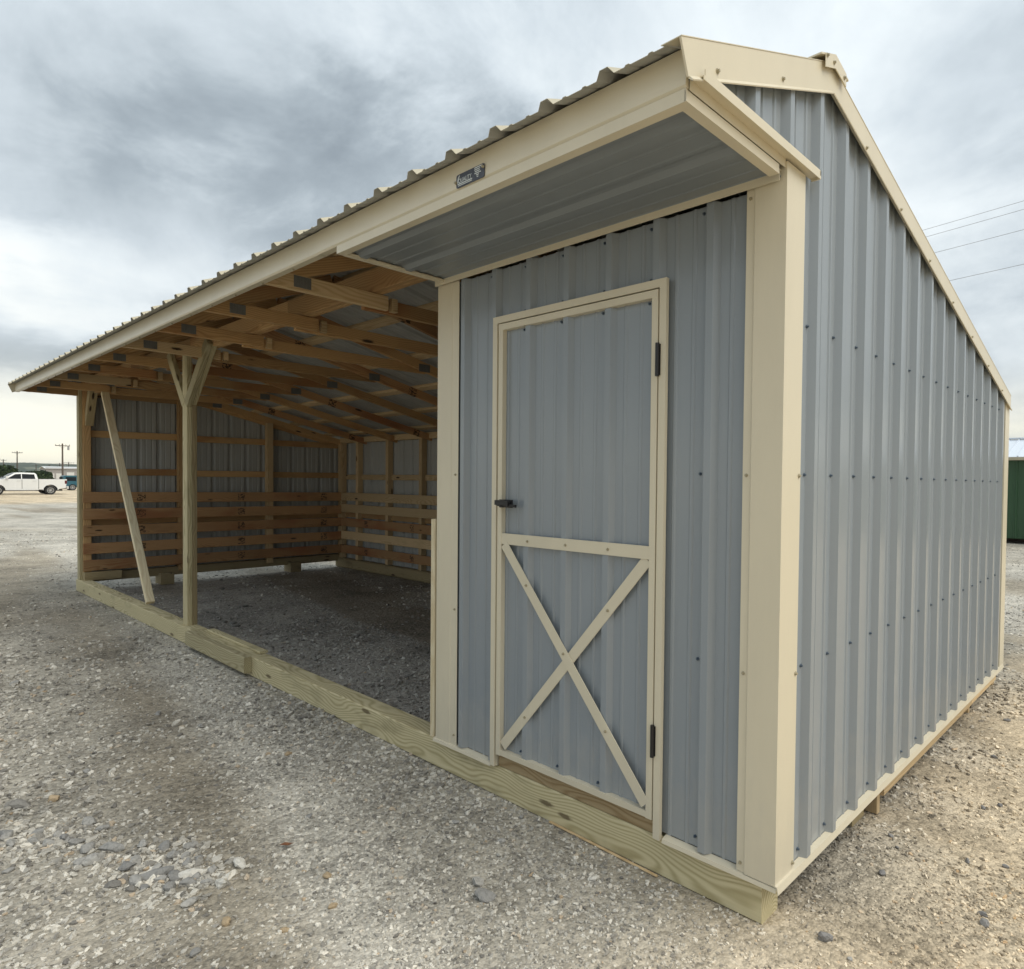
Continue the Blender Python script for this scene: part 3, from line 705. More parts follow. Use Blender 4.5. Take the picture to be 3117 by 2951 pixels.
# finer rubble between the stones of the loose pile
q_ = rng.integers(0, 34, 800); ex = np.array([p[0] for p in PILE])[q_]+rng.normal(0, .06, 800); ey = np.array([p[1] for p in PILE])[q_]+rng.normal(0, .05, 800)
px_ = np.concatenate([px_, ex]); py_ = np.concatenate([py_, ey]); sz = np.concatenate([sz, np.exp(rng.normal(math.log(.014), .3, 800))]); N = len(px_)
pz_ = np.array([gz(x, y) for x, y in zip(px_, py_)]) + sz*.12
me = bpy.data.meshes.new('gravel'); me.vertices.add(N)
me.vertices.foreach_set('co', np.stack([px_, py_, pz_], 1).astype(np.float32).ravel())
def attr(nm, typ, key, arr):
    a = me.attributes.new(nm, typ, 'POINT'); a.data.foreach_set(key, arr.ravel())
scl = np.stack([sz*rng.uniform(.75, 1.5, N), sz*rng.uniform(.7, 1.15, N), sz*rng.uniform(.45, .9, N)], 1)
attr('stone_scale', 'FLOAT_VECTOR', 'vector', scl.astype(np.float32))
rot = np.stack([rng.normal(0, .3, N), rng.normal(0, .3, N), rng.uniform(0, 6.283, N)], 1)
attr('stone_turn', 'FLOAT_VECTOR', 'vector', rot.astype(np.float32))
attr('stone_kind', 'INT', 'value', rng.integers(0, 6, N).astype(np.int32))
gr = link('gravel', me, kind='stuff')
ng = bpy.data.node_groups.new('scatter_stones', 'GeometryNodeTree')
ng.interface.new_socket('Geometry', in_out='INPUT', socket_type='NodeSocketGeometry'); ng.interface.new_socket('Geometry', in_out='OUTPUT', socket_type='NodeSocketGeometry')
G = NT(ng)
gi = G.n('NodeGroupInput'); go_ = G.n('NodeGroupOutput')
join = G.n('GeometryNodeJoinGeometry')
for k in range(6):
    ico = G.n('GeometryNodeMeshIcoSphere', {'Radius': .62, 'Subdivisions': 2})
    ps = G.n('GeometryNodeInputPosition')
    nz = G.n('ShaderNodeTexNoise', {'Vector': G.vmath('ADD', ps.outputs[0], (k*5.3, k*2.1, 0)), 'Scale': 1.5, 'Detail': 1.}).outputs['Color']
    of = G.vmath('MULTIPLY', G.vmath('SUBTRACT', nz, (.5, .5, .5)), (1.5, 1.5, 1.5))
    sp_ = G.n('GeometryNodeSetPosition', {'Geometry': ico.outputs[0], 'Offset': of})
    sm = G.n('GeometryNodeSetMaterial', {'Geometry': sp_.outputs[0], 'Material': STONE})
    ss = G.n('GeometryNodeSetShadeSmooth', {'Geometry': sm.outputs[0], 'Shade Smooth': False})
    gtoi = G.n('GeometryNodeGeometryToInstance'); G.L.new(ss.outputs[0], gtoi.inputs[0])
    G.L.new(gtoi.outputs[0], join.inputs[0])
def na(nm, t): return G.n('GeometryNodeInputNamedAttribute', {'Name': nm}, data_type=t).outputs[0]
iop = G.n('GeometryNodeInstanceOnPoints', {'Points': gi.outputs[0], 'Instance': join.outputs[0], 'Pick Instance': True, 'Instance Index': na('stone_kind', 'INT'), 'Scale': na('stone_scale', 'FLOAT_VECTOR')})
er = G.n('FunctionNodeEulerToRotation', {0: na('stone_turn', 'FLOAT_VECTOR')}); G.L.new(er.outputs[0], iop.inputs['Rotation'])
G.L.new(iop.outputs[0], go_.inputs[0])
gr.modifiers.new('scatter', 'NODES').node_group = ng

# larger loose stones, each its own object
def stone_mesh(seed):
    bm = bmesh.new(); bmesh.ops.create_icosphere(bm, subdivisions=2, radius=.5)
    rr = random.Random(seed); o_ = (seed*3.1, seed*1.7, 0)
    for v in bm.verts:
        q = v.co.copy(); v.co *= 1+.55*mnoise.noise((q.x*1.6+o_[0], q.y*1.6+o_[1], q.z*1.6))+.18*mnoise.noise((q.x*4+o_[0], q.y*4, q.z*4))
    # a few cleaved faces
    for k in range(3):
        nrm = Vector((rr.uniform(-1, 1), rr.uniform(-1, 1), rr.uniform(-.4, 1))).normalized(); dd = rr.uniform(.28, .38)
        for v in bm.verts:
            e = v.co.dot(nrm)-dd
            if e > 0: v.co -= nrm*e
    me = bpy.data.meshes.new('stone'); bm.to_mesh(me); bm.free(); me.materials.append(STONE); return me
SM = [stone_mesh(i) for i in range(9)]
def lump_mat(name, a, b):
    m, T = mat(name); pos = T.n('ShaderNodeNewGeometry').outputs['Position']; oi = T.n('ShaderNodeObjectInfo').outputs['Random']
    c = T.mix(oi, a, b); sp = T.noise(pos, 90, 5, .65)
    c = T.mix(T.math('MULTIPLY', T.smooth(sp, .42, .7), .5), c, tuple(v*.5 for v in a[:3])+(1,))
    out(T, col=c, rough=.9, spec=.2, nor=bump(T, sp, .5, .005)); return m
LG = lump_mat('grey_limestone', c3(.23, .228, .222), c3(.40, .39, .365)); LW = lump_mat('white_limestone', c3(.55, .53, .48), c3(.62, .60, .55)); LD = lump_mat('dark_stone', c3(.20, .195, .195), c3(.29, .28, .27)); LT = lump_mat('tan_stone', c3(.40, .31, .20), c3(.46, .36, .24)); LI = lump_mat('dusty_stone', c3(.20, .19, .175), c3(.26, .25, .23))
_sm = {}
def stone(x, y, s, label, mt, group, i, el=(1.15, .8, .6), az=None):
    key = (i % 9, mt.name)
    if key not in _sm:
        q = SM[i % 9].copy(); q.materials.clear(); q.materials.append(mt); _sm[key] = q
    o = bpy.data.objects.new('stone', _sm[key]); COL.objects.link(o)
    o.scale = (s*el[0], s*el[1], s*el[2]); o.rotation_euler = (random.uniform(-.3, .3), random.uniform(-.3, .3), random.uniform(0, 6.28) if az is None else az)
    o.location = (x, y, gz(x, y)+s*el[2]*.30)
    return tag(o, label, 'stone', group)
G1 = 'grey stones of the loose pile at lower left'
for i, (x, y, s) in enumerate(PILE): stone(x, y, s*1.12, 'small grey stone in the %s of the loose pile at lower left' % ('left-hand heap' if x < -2.25 else 'middle' if x < -1.9 else 'near right-hand part' if y < -1.22 else 'far right-hand part'), LG, G1, i)
stone(-2.14, -1.33, .085, 'long flat grey stone at the left end of the loose pile', LG, None, 3, (1.3, .55, .45), .5)
stone(-1.87, -1.38, .06, 'flat dark grey slab at the near edge of the loose pile', LI, None, 5, (1.2, .8, .4), .4)
stone(-1.82, -1.27, .10, 'longest pale finger-shaped stone slanting in the middle of the loose pile', LG, None, 1, (1.25, .42, .42), 1.2)
stone(-1.72, -1.18, .085, 'pale tan long stone lying right of centre in the loose pile', LW, None, 4, (1.2, .5, .45), 1.3)
stone(-1.58, -1.12, .055, 'rounded white stone at the right end of the loose pile', LW, None, 7)
stone(-1.66, -1.03, .058, 'white block of stone just beyond the right end of the loose pile', LW, None, 2)
stone(-2.85, -1.50, .10, 'flat grey slab of stone at the left edge of the gravel behind the loose pile', LI, None, 6, (1.3, .6, .35), .6)
stone(-.91, -.50, .052, 'rounded pale grey stone on the gravel in front of the door', LG, None, 8)
stone(-.82, -.53, .075, 'largest grey stone on the gravel in front of the door', LG, None, 1, (1.2, .8, .45))
for i, (x, y, s) in enumerate([(-.61,-.20,.036),(-1.06,-.26,.033),(-.62,-.40,.024),(-1.14,-.07,.029),(-1.34,-.21,.030),(-1.31,-.30,.029),(-.99,-.33,.027)]):
    stone(x, y, s, 'small pale stone on the gravel below the door and treated skid', LG if i % 2 else LW, 'small stones below the door', i+2)
stone(.15, .06, .046, 'dark grey upright stone on the tan gravel nearest the shed corner', LD, None, 2, (1, .7, .9))
stone(.51, .50, .039, 'blue grey stone at the right edge of the tan gravel, nearer of a touching pair', LD, None, 4); stone(.50, .545, .031, 'blue grey stone at the right edge of the tan gravel, farther of a touching pair', LD, None, 6)
for i, (x, y, s) in enumerate([(.10,.87,.031),(.15,.79,.026),(.33,1.42,.035),(.38,1.50,.035),(.16,.56,.044),(.50,.94,.031),(.38,.88,.030),(.25,2.09,.046),(.19,2.79,.047),(.24,.03,.024)]):
    stone(x, y, s*.8, 'dark stone scattered on the tan gravel along the ribbed end wall', LD if i != 9 else LG, 'dark stones along the end wall', i+1)
for i, (x, y, s) in enumerate([(-4.73,1.16,.073),(-5.60,1.20,.061),(-6.96,1.03,.071),(-6.11,.58,.095),(-5.98,.57,.083),(-3.73,.48,.03),(-6.17,1.57,.056),(-8.40,1.30,.069),(-4.95,1.83,.049),(-6.25,.56,.075),(-6.40,.55,.065)]):
    stone(x, y, s*.8, 'dusty stone lying on the shaded ground inside the open stall', LI, 'stones on the stall floor', i, (1.2, .9, .45))
for i, (x, y, s) in enumerate([(-5.14,-1.21,.063),(-3.76,-.72,.044),(-3.06,-1.22,.043),(-3.31,-.62,.047),(-2.06,-.32,.037),(-1.82,-.69,.034),(-2.25,-1.62,.035),(-1.56,-1.24,.051),(-1.27,-1.31,.039)]):
    stone(x, y, s, 'single grey stone lying on the open gravel between pile and skid', LG, 'scattered grey stones in front of the stalls', i+3, (1.2, .8, .5))
for i, (x, y, s) in enumerate([(-2.82,-1.39,.058),(-2.54,-.46,.047),(-1.36,-1.19,.041),(-1.17,-.92,.032),(-1.17,-1.08,.027),(-1.35,-.85,.038)]):
    stone(x, y, s, 'single tan stone on the gravel in the left foreground', LT, 'tan stones in the left foreground', i)
# a dry brown leaf and a splintered lath
m_, T = mat('dry_leaf'); g = T.n('ShaderNodeNewGeometry').outputs['Position']; out(T, col=T.mix(T.noise(g, 90, 3), c3(.22, .09, .035), c3(.12, .05, .025)), rough=.8)
x0, y0 = -1.652, -.862; z0 = gz(x0, y0)+.014
lv = [(-.03, 0, 0), (-.01, .010, .006), (.015, .009, .004), (.034, 0, .010), (.015, -.009, .003), (-.01, -.010, .005), (0, 0, -.002)]
lo = link('dry_leaf', mesh('dry_leaf', [(a*.9, b*.9, c) for a, b, c in lv]+[(a*.9, b*.9, c-.0008) for a, b, c in lv], [(0, 6, 1), (1, 6, 2), (2, 6, 3), (3, 6, 4), (4, 6, 5), (5, 6, 0), (8, 13, 7), (9, 13, 8), (10, 13, 9), (11, 13, 10), (12, 13, 11), (7, 13, 12)]), m_, None, (x0, y0, z0), (0, 0, .7))
tag(lo, 'curled brown dry leaf on the pale gravel right of the stone pile', 'leaf')
mb = MB(); mb.bar((-1.02, -.022, -.139), (-.45, -.030, -.141), .012, .005); lt = mb.build('wooden_lath', SPFL); tag(lt, 'thin splintered wooden lath lying along the foot of the treated skid below the door', 'wood strip')

# ------------------------------------------------------------------ vehicles
WHITE = paint('white_car_paint', c3(.72, .73, .73), .22, .08, spec=.6)
m_, T = mat('dark_glass'); g = T.n('ShaderNodeNewGeometry').outputs['Position']; out(T, col=T.mix(T.noise(g, 1.2, 2), c3(.006, .008, .010), c3(.02, .025, .03)), rough=.1, spec=.04); GLASS = m_
TYRE = paint('tyre_rubber', c3(.018, .018, .018), .8, .3); CHROME = paint('bright_wheel_metal', c3(.50, .50, .49), .3, .2); DARKP = paint('dark_plastic', c3(.022, .023, .025), .6, .2); REDL = paint('red_lamp', c3(.10, .008, .010), .25, .1); TEAL = paint('teal_paint', c3(.018, .105, .15), .35, .25); BUMP = paint('bumper_metal', c3(.55, .55, .54), .35, .2)
def arc(cx, cz, r_, a0, a1, n_=10): return [(cx+r_*math.cos(R(a0+(a1-a0)*i/n_)), cz+r_*math.sin(R(a0+(a1-a0)*i/n_))) for i in range(n_+1)]
def wheel(t, x, y, s):
    mb = MB(); r_ = .395
    prof = [(.0, .25), (.0, .34), (.02, .38), (.06, r_), (.22, r_), (.26, .38), (.28, .34), (.28, .25)]
    n_ = 26; V = []; F = []
    for i in range(n_):
        a = 6.28318*i/n_
        V += [(x+q*math.cos(a), y-s*p, r_+q*math.sin(a)) for p, q in prof]
    k = len(prof)
    for i in range(n_):
        for j in range(k-1): F.append((i*k+j, i*k+j+1, ((i+1) % n_)*k+j+1, ((i+1) % n_)*k+j))
    mb.add(V, F); wo = mb.build('wheel', TYRE, t)
    wo['base'] = tuple(wo.location)
    mb = MB(); mb.cyl((x, y-s*.045, r_), (x, y-s*.08, r_), .07, n=12)
    for i in range(8):
        a = 6.28318*i/8+.2
        mb.bar((x+.05*math.cos(a), y-s*.05, r_+.05*math.sin(a)), (x+.235*math.cos(a), y-s*.03, r_+.235*math.sin(a)), .03, .05, upv=(0, 1, 0))
    for i in range(20):
        a, b = 6.28318*i/20, 6.28318*(i+1)/20
        mb.bar((x+.235*math.cos(a), y-s*.03, r_+.235*math.sin(a)), (x+.235*math.cos(b), y-s*.03, r_+.235*math.sin(b)), .03, .04, upv=(0, 1, 0))
    mb.build('rim', CHROME, wo)
    mb = MB(); mb.cyl((x, y-s*.082, r_), (x, y-s*.09, r_), .245, n=20); mb.build('brake_disc', DARKP, wo)
def slab(mb, poly, y0, y1, taper=0.):
    mb.extr(poly, 'y', y0, y1)
def pickup(label, loc, rz_):
    """local +x towards the tail, origin on the ground under the rear bumper"""
    t = thing('pickup_truck', label, 'pickup truck', loc, 'white pickup trucks in the yard'); t.rotation_euler = (0, 0, rz_); t['base'] = (0, 0, 0)
    W = .99; xr, xf = -1.19, -4.75
    mb = MB()
    lower = [(-.10, .62), (-.06, .95), (-.02, 1.36), (-.05, 1.385), (-2.02, 1.385), (-2.02, .50)]
    bed = [(-.10, .60)]+[(-.06, .95), (-.01, 1.375), (-.05, 1.395), (-2.0, 1.375), (-2.0, .46), (xr-.53, .46)]+arc(xr, .40, .52, 176, 4)+[(-.50, .56)]
    mb.extr(bed[::-1], 'y', -W, W)
    cab = [(-2.02, .42), (-2.02, 1.39), (-4.30, 1.37), (-4.45, 1.34), (-5.55, 1.24), (-5.78, 1.12), (-5.80, .55), (-5.70, .44), (xf-.53, .44)]+arc(xf, .40, .50, 176, 4)[0:]+[(xf+.52, .40)]
    mb.extr(cab, 'y', -W, W)
    b_ = mb.build('body', WHITE, t)
    bv = b_.modifiers.new('bevel', 'BEVEL'); bv.width = .035; bv.segments = 2; bv.limit_method = 'ANGLE'; bv.angle_limit = R(50)
    # greenhouse narrows towards the roof
    mb = MB()
    q = [(-2.04, 1.37), (-2.13, 1.80), (-2.26, 1.93), (-3.20, 1.955), (-3.62, 1.92), (-4.42, 1.36)]
    V = []
    for x, z in q:
        yy = W-.03-(z-1.37)*.30; V += [(x, -yy, z), (x, yy, z)]
    n_ = len(q); F = [(2*i, 2*i+1, 2*((i+1) % n_)+1, 2*((i+1) % n_)) for i in range(n_)]+[tuple(2*i for i in range(n_)), tuple(2*i+1 for i in range(n_-1, -1, -1))]
    mb.add(V, F); c_ = mb.build('cab', WHITE, t); bv = c_.modifiers.new('bevel', 'BEVEL'); bv.width = .05; bv.segments = 2; bv.limit_method = 'ANGLE'; bv.angle_limit = R(30)
    for s in (-1, 1):
        for poly in ([(-2.24, 1.40), (-2.30, 1.80), (-3.14, 1.83), (-3.14, 1.40)], [(-3.20, 1.40), (-3.20, 1.83), (-3.58, 1.80), (-4.12, 1.42), (-4.12, 1.40)]):
            mb = MB(); yy = lambda z, o: s*(W-.03-(z-1.37)*.30+o)
            n_ = len(poly); mb.add([(x, yy(z, .006), z) for x, z in poly]+[(x, yy(z, -.02), z) for x, z in poly], [tuple(range(n_)), tuple(range(2*n_-1, n_-1, -1))]+[(i, (i+1) % n_, n_+(i+1) % n_, n_+i) for i in range(n_)])
            mb.build('side_window', GLASS, t)
        for xa, xb in ((-2.10, -3.14), (-3.16, -4.28)):
            mb = MB(); mb.box((xa-.015, s*(W+.001), .50), (xb+.015, s*(W+.008), 1.36)); dd = mb.build('door', WHITE, t)
            dd['base'] = tuple(dd.location)
            mb = MB(); mb.box((xa-.10, s*(W+.009), 1.20), (xa-.34, s*(W+.03), 1.235)); mb.build('handle', BUMP, dd)
        mb = MB(); mb.box((-2.25, s*(W-.10), .40), (-4.15, s*(W+.06), .44)); mb.build('side_step', BUMP, t)
        mb = MB(); mb.box((-4.10, s*(W+.01), 1.42), (-4.24, s*(W+.22), 1.62)); mb.bar((-4.1, s*(W-.05), 1.40), (-4.15, s*(W+.12), 1.45), .05, .05); mb.build('mirror', DARKP if s > 0 else WHITE, t)
        mb = MB(); mb.box((-.012, s*(W-.16), .98), (-.18, s*(W+.004), 1.28)); mb.build('tail_light', REDL, t)
        mb = MB(); mb.box((-5.50, s*(W-.30), .95), (-5.80, s*(W-.02), 1.14)); mb.build('headlight', GLASS, t)
        for xw in (xr, xf): wheel(t, xw, s*(W-.02), s)
        # dark liners and flared lips
        for xw in (xr, xf):
            mb = MB(); pts_ = arc(xw, .40, .535, 178, 2, 12)
            for i in range(12): mb.bar((pts_[i][0], s*(W+.006), pts_[i][1]), (pts_[i+1][0], s*(W+.006), pts_[i+1][1]), .05, .05, upv=(0, s, 0))
            mb.build('fender_flare', WHITE, t)
    mb = MB(); mb.box((-.04, -.97, .50), (.12, .97, .76)); bb = mb.build('bumper', BUMP, t); bb.modifiers.new('bevel', 'BEVEL').width = .03
    mb = MB(); mb.box((-5.76, -.9, .52), (-5.90, .9, .78)); mb.build('bumper', BUMP, t)
    mb = MB(); mb.box((-5.76, -.55, .80), (-5.83, .55, 1.08)); mb.build('grille', DARKP, t)
    mb = MB(); mb.box((-.3, -.7, .34), (-5.4, .7, .50)); mb.box((xr-.1, -.8, .3), (xr+.1, .8, .5)); mb.build('chassis', DARKP, t)
    mb = MB(); mb.box((-2.005, -W-.004, .52), (-2.035, W+.004, 1.38)); mb.box((-3.14, -W-.009, .52), (-3.165, W+.009, 1.36)); mb.build('panel_gap', DARKP, t)
    mb = MB(); mb.box((-.10, -.86, 1.388), (-1.96, .86, 1.401)); mb.build('bed_cover', DARKP, t)
    mb = MB(); V = [(-3.68, -.72, 1.885), (-3.68, .72, 1.885), (-4.36, .86, 1.405), (-4.36, -.86, 1.405)]
    mb.add([(x-.012, y, z+.018) for x, y, z in V]+[(x+.02, y, z-.02) for x, y, z in V], [(0, 1, 2, 3), (7, 6, 5, 4), (0, 4, 5, 1), (1, 5, 6, 2), (2, 6, 7, 3), (3, 7, 4, 0)]); mb.build('windshield', GLASS, t)
    mb = MB(); V = [(-2.14, -.70, 1.82), (-2.14, .70, 1.82), (-2.065, .82, 1.45), (-2.065, -.82, 1.45)]
    mb.add([(x+.012, y, z) for x, y, z in V]+[(x-.03, y, z) for x, y, z in V], [(0, 1, 2, 3), (7, 6, 5, 4), (0, 4, 5, 1), (1, 5, 6, 2), (2, 6, 7, 3), (3, 7, 4, 0)]); mb.build('rear_window', GLASS, t)
    return t
# the truck stands side-on, nose to the left of the photograph (towards -Y)
pickup('white crew cab pickup truck parked side on beyond the open yard, nearer of two', (-75.95, 11.86, -.387-.0155), R(90))
pickup('white pickup truck mostly hidden behind the nearer white truck, only its cab and windscreen showing', (-80.4, 12.35, -.423), R(90))

# teal van seen past the truck's tail
t = thing('van', 'teal van with dark side windows parked behind the tail of the white pickup truck', 'van', (-103.5, 16.45, -.515)); t.rotation_euler = (0, 0, R(-90)); t['base'] = (0, 0, 0)
mb = MB(); prof = [(-.1, .42), (-.02, .55), (0, 1.1), (-.12, 1.78), (-.35, 1.86), (-3.6, 1.86), (-3.9, 1.80), (-4.35, 1.24), (-5.15, 1.08), (-5.28, .9), (-5.28, .42), (-4.78, .42)]+arc(-4.3, .36, .42, 175, 5)+[(-1.42, .42)]+arc(-1.0, .36, .42, 175, 5)
mb.extr(prof[::-1], 'y', -.95, .95); vb = mb.build('body', TEAL, t); bv = vb.modifiers.new('bevel', 'BEVEL'); bv.width = .05; bv.segments = 2; bv.limit_method = 'ANGLE'; bv.angle_limit = R(50)
for s in (-1, 1):
    for a, b in ((-.30, -1.35), (-1.50, -2.45), (-2.62, -3.55)):
        mb = MB(); mb.box((a, s*.949, 1.18), (b, s*.958, 1.66)); mb.build('side_window', GLASS, t)
    mb = MB(); mb.box((-1.4, s*.951, .93), (-4.0, s*.962, .97)); mb.build('side_moulding', BUMP, t)
    for xw in (-1.0, -4.3): wheel(t, xw, s*.93, s)
mb = MB(); mb.box((.0, -.9, .45), (.10, .9, .62)); mb.build('bumper', BUMP, t)
mb = MB(); mb.box((-5.26, -.9, .42), (-5.36, .9, .62)); mb.build('bumper', BUMP, t)
mb = MB(); mb.box((-.02, -.8, 1.2), (.012, .8, 1.65)); mb.build('rear_window', GLASS, t)

# ------------------------------------------------------------------ buildings far off
GREYW = paint('grey_metal_wall', c3(.30, .285, .275), .6, .15); PALEROOF = paint('pale_metal_roof', c3(.66, .68, .68), .45, .1); DOORW = paint('white_roller_door', c3(.62, .62, .60), .5, .15); GREENW = paint('dark_green_panel', c3(.030, .082, .036), .38, .2); SILVR = paint('silver_roof_paint', c3(.66, .72, .80), .35, .08); DTRIM = paint('tan_trim', c3(.42, .38, .28), .5, .2)
def storage(label, x, y0, y1, depth, zg, ze, za, doors):
    t = thing('storage_building', label, 'building', (x-depth/2, (y0+y1)/2, zg))
    mb = MB(); mb.box((x-depth, y0+.1, zg-.3), (x, y1, ze)); mb.extr([(x-depth, ze), (x, ze), (x-depth/2, za)], 'y', y0+.1, y1); mb.build('wall', GREYW, t)
    mb = MB()
    for k in range(int(depth/.6)):
        xx = x-depth+.3+.6*k; mb.box((xx, y0+.085, zg), (xx+.05, y0+.1, ze))
    mb.build('wall_rib', GREYW, t, kind='stuff')
    for sx_ in (0, 1):
        xa = x+.25 if sx_ == 0 else x-depth-.25
        mb = MB(); xm = x-depth/2
        V = [(xa, y0-.1, ze-.06), (xm, y0-.1, za+.04), (xm, y1, za+.04), (xa, y1, ze-.06)]
        mb.add(V+[(a, b, c-.07) for a, b, c in V], [(0, 1, 2, 3), (7, 6, 5, 4), (0, 4, 5, 1), (1, 5, 6, 2), (2, 6, 7, 3), (3, 7, 4, 0)]); mb.build('roof', PALEROOF, t)
    for ya, yb, zt in doors:
        mb = MB(); n_ = 7
        for k in range(n_):
            z0_ = zg+(zt-zg)*k/n_; z1_ = zg+(zt-zg)*(k+1)/n_
            mb.box((x, ya, z0_+.01), (x+.04, yb, z1_-.01)); mb.box((x, ya, z0_), (x+.02, yb, z1_))
        mb.build('roller_door', DOORW, t)
    return t
storage('long grey metal storage building with white roller doors behind the teal van', -160, 24.1, 40., 5.2, -.74, 2.75, 3.02, [(24.50, 25.46, 1.71), (25.72, 26.70, 1.73), (27.35, 28.50, 1.96), (29.1, 30.2, 1.96), (30.8, 31.9, 1.96), (32.6, 33.7, 1.96), (34.4, 35.5, 1.96)])

POLE = wood('weathered_pole', c3(.13, .105, .085), c3(.07, .055, .045), ring=20, knots=.2)
# the green shed behind, at the right edge
t = thing('green_shed', 'dark green metal shed with silver roof behind the back corner of the run-in shed', 'shed', (1.5, 19.4, -.147))
mb = MB(); mb.box((-3.2, 17.85, -.02), (7., 20.9, 1.98)); mb.build('wall_core', GREENW, t)
gm = lambda u, v, h: (u, 17.83-h, v)
for k in range(11):
    a = -3.2+.93*k
    sheet('wall_panel', gm, a, a+.929, -.01, 1.965, -2.62, [GREENW, BACKP], parent=t)
rz0, rz1, ry0, ry1 = 2.06, 2.60, 17.62, 19.38
for k in range(11):
    a = -3.3+.94*k
    mb = MB(); V = [(a, ry0, rz0), (a+.938, ry0, rz0), (a+.938, ry1, rz1), (a, ry1, rz1)]
    mb.add(V+[(p, q_, z-.015) for p, q_, z in V], [(0, 1, 2, 3), (7, 6, 5, 4), (0, 4, 5, 1), (1, 5, 6, 2), (2, 6, 7, 3), (3, 7, 4, 0)])
    for xx in (a, a+.235, a+.47, a+.705): mb.bar((xx, ry0-.002, rz0+.012), (xx, ry1, rz1+.012), .03, .025)
    mb.build('roof_panel', SILVR, t)
    mb = MB(); V = [(a, 21.1, rz0), (a+.938, 21.1, rz0), (a+.938, ry1+.01, rz1), (a, ry1+.01, rz1)]
    mb.add(V+[(p, q_, z-.015) for p, q_, z in V], [(0, 1, 2, 3), (7, 6, 5, 4), (0, 4, 5, 1), (1, 5, 6, 2), (2, 6, 7, 3), (3, 7, 4, 0)]); mb.build('roof_panel', SILVR, t)
mb = MB(); mb.box((-3.3, ry1-.09, rz1+.015), (7.05, ry1+.1, rz1+.045)); mb.build('ridge_cap', SILVR, t)
mb = MB(); mb.box((-3.3, 17.61, 1.975), (7.05, 17.64, 2.05)); mb.box((-3.3, 17.64, 1.975), (7.05, 17.83, 1.99)); mb.build('fascia', DTRIM, t)
for yy in (18.5, 19.4, 20.7):
    beam('skid', (-3.1, yy, -.08), (6.9, yy, -.08), .14, .12, POLE, t)  # dark pole timber here paints in the shade of the gap below the wall

# ------------------------------------------------------------------ poles, wires, trees
INS = paint('insulator_grey', c3(.30, .31, .32), .3, .1)
def pole(label, x, y, zg, zt, arm, r_=.13, group='utility poles along the far side of the yard', arm_rot=0., tr=False, second=False):
    t = thing('utility_pole', label, 'utility pole', (x, y, zg), group)
    mb = MB(); mb.cyl((x, y, zg-.3), (x, y, zt), r_*1.15, r_*.8, 10); mb.build('shaft', POLE, t)
    for k in range(2 if second else 1):
        za = zt-.42-.7*k; dx, dy = math.sin(arm_rot)*arm/2, math.cos(arm_rot)*arm/2
        mb = MB(); mb.bar((x+r_, y-dy, za), (x+r_, y+dy, za), .10, .13); mb.bar((x+r_+.03, y-dy*.5, za-.04), (x+r_+.03, y, za-.5), .03, .03); mb.bar((x+r_+.03, y+dy*.5, za-.04), (x+r_+.03, y, za-.5), .03, .03); mb.build('crossarm', POLE, t)
        for f in (-.95, -.45, .45, .95):
            mb = MB(); mb.cyl((x+r_, y+dy*f, za+.06), (x+r_, y+dy*f, za+.28), .06, .05, 8); mb.build('insulator', INS, t)
    if tr:
        mb = MB(); mb.cyl((x+.3, y+arm*.38, za-.75), (x+.3, y+arm*.38, za-.1), .16, n=12); mb.build('transformer', INS, t)
    return t
pole('nearest tall wooden utility pole standing behind the teal van, just left of the shed', -150, 24.93, -.70, 7.09, 2.1, .14, tr=True)
pole('wooden utility pole rising behind the cab of the white pickup truck', -232, 29.95, -1.03, 7.70, 2.15, .15)
for (x, y, zt, arm, lab) in [(-400, 71.9, 7.9, 4.2, 'distant utility pole above the roof of the grey storage building, nearest the shed'), (-420, 72.0, 7.6, 3.6, 'distant utility pole above the roof of the grey storage building, left of the tall pole'), (-430, 69.6, 6.9, 3.0, 'faint distant utility pole above the left end of the storage roof'), (-440, 65.9, 7.0, 3.2, 'faint distant utility pole between the truck and the storage building'), (-400, 48.2, 8.4, 2.4, 'distant thin utility pole above the dark bushes at the left edge')]:
    pole(lab, x, y, -2.0, zt, arm, .22, second=arm > 3.5)
pole('utility pole whose crossarm just enters the photograph at the left edge above the hills', -235, 25.6, -1.03, 5.9, 2.6, .15)
# the line crossing above the green shed
WIREM = paint('wire_grey', c3(.34, .345, .35), .5, .1)
dirw = Vector((.98, -.2, 0)).normalized()
WP = [((-5.097, 19.729, 9.), 'topmost'), ((-4.8, 19.194, 8.6), 'second from top'), ((-4.309, 18.298, 7.8), 'third from top'), ((-3.622, 17.035, 6.6), 'lowest')]
for p, nm in WP:
    p = Vector(p); a = p-dirw*16; b = p+dirw*24
    cu = bpy.data.curves.new('power_line', 'CURVE'); cu.dimensions = '3D'; cu.bevel_depth = .0055; cu.bevel_resolution = 1
    sp = cu.splines.new('POLY'); sp.points.add(14)
    for i in range(15):
        f = i/14; q = a.lerp(b, f); sag = .22*(4*f*(1-f)) - .22*(4*.43*(1-.43)); sp.points[i].co = (q.x, q.y, q.z-sag, 1)
    tmp = bpy.data.objects.new('power_line', cu); COL.objects.link(tmp); bpy.context.view_layer.update()
    me = bpy.data.meshes.new_from_object(tmp.evaluated_get(bpy.context.evaluated_depsgraph_get())); bpy.data.objects.remove(tmp)
    me.materials.clear(); o = link('power_line', me, WIREM)
    tag(o, 'power line against the clouds right of the gable, %s of the four' % nm, 'power line', 'power lines at upper right')
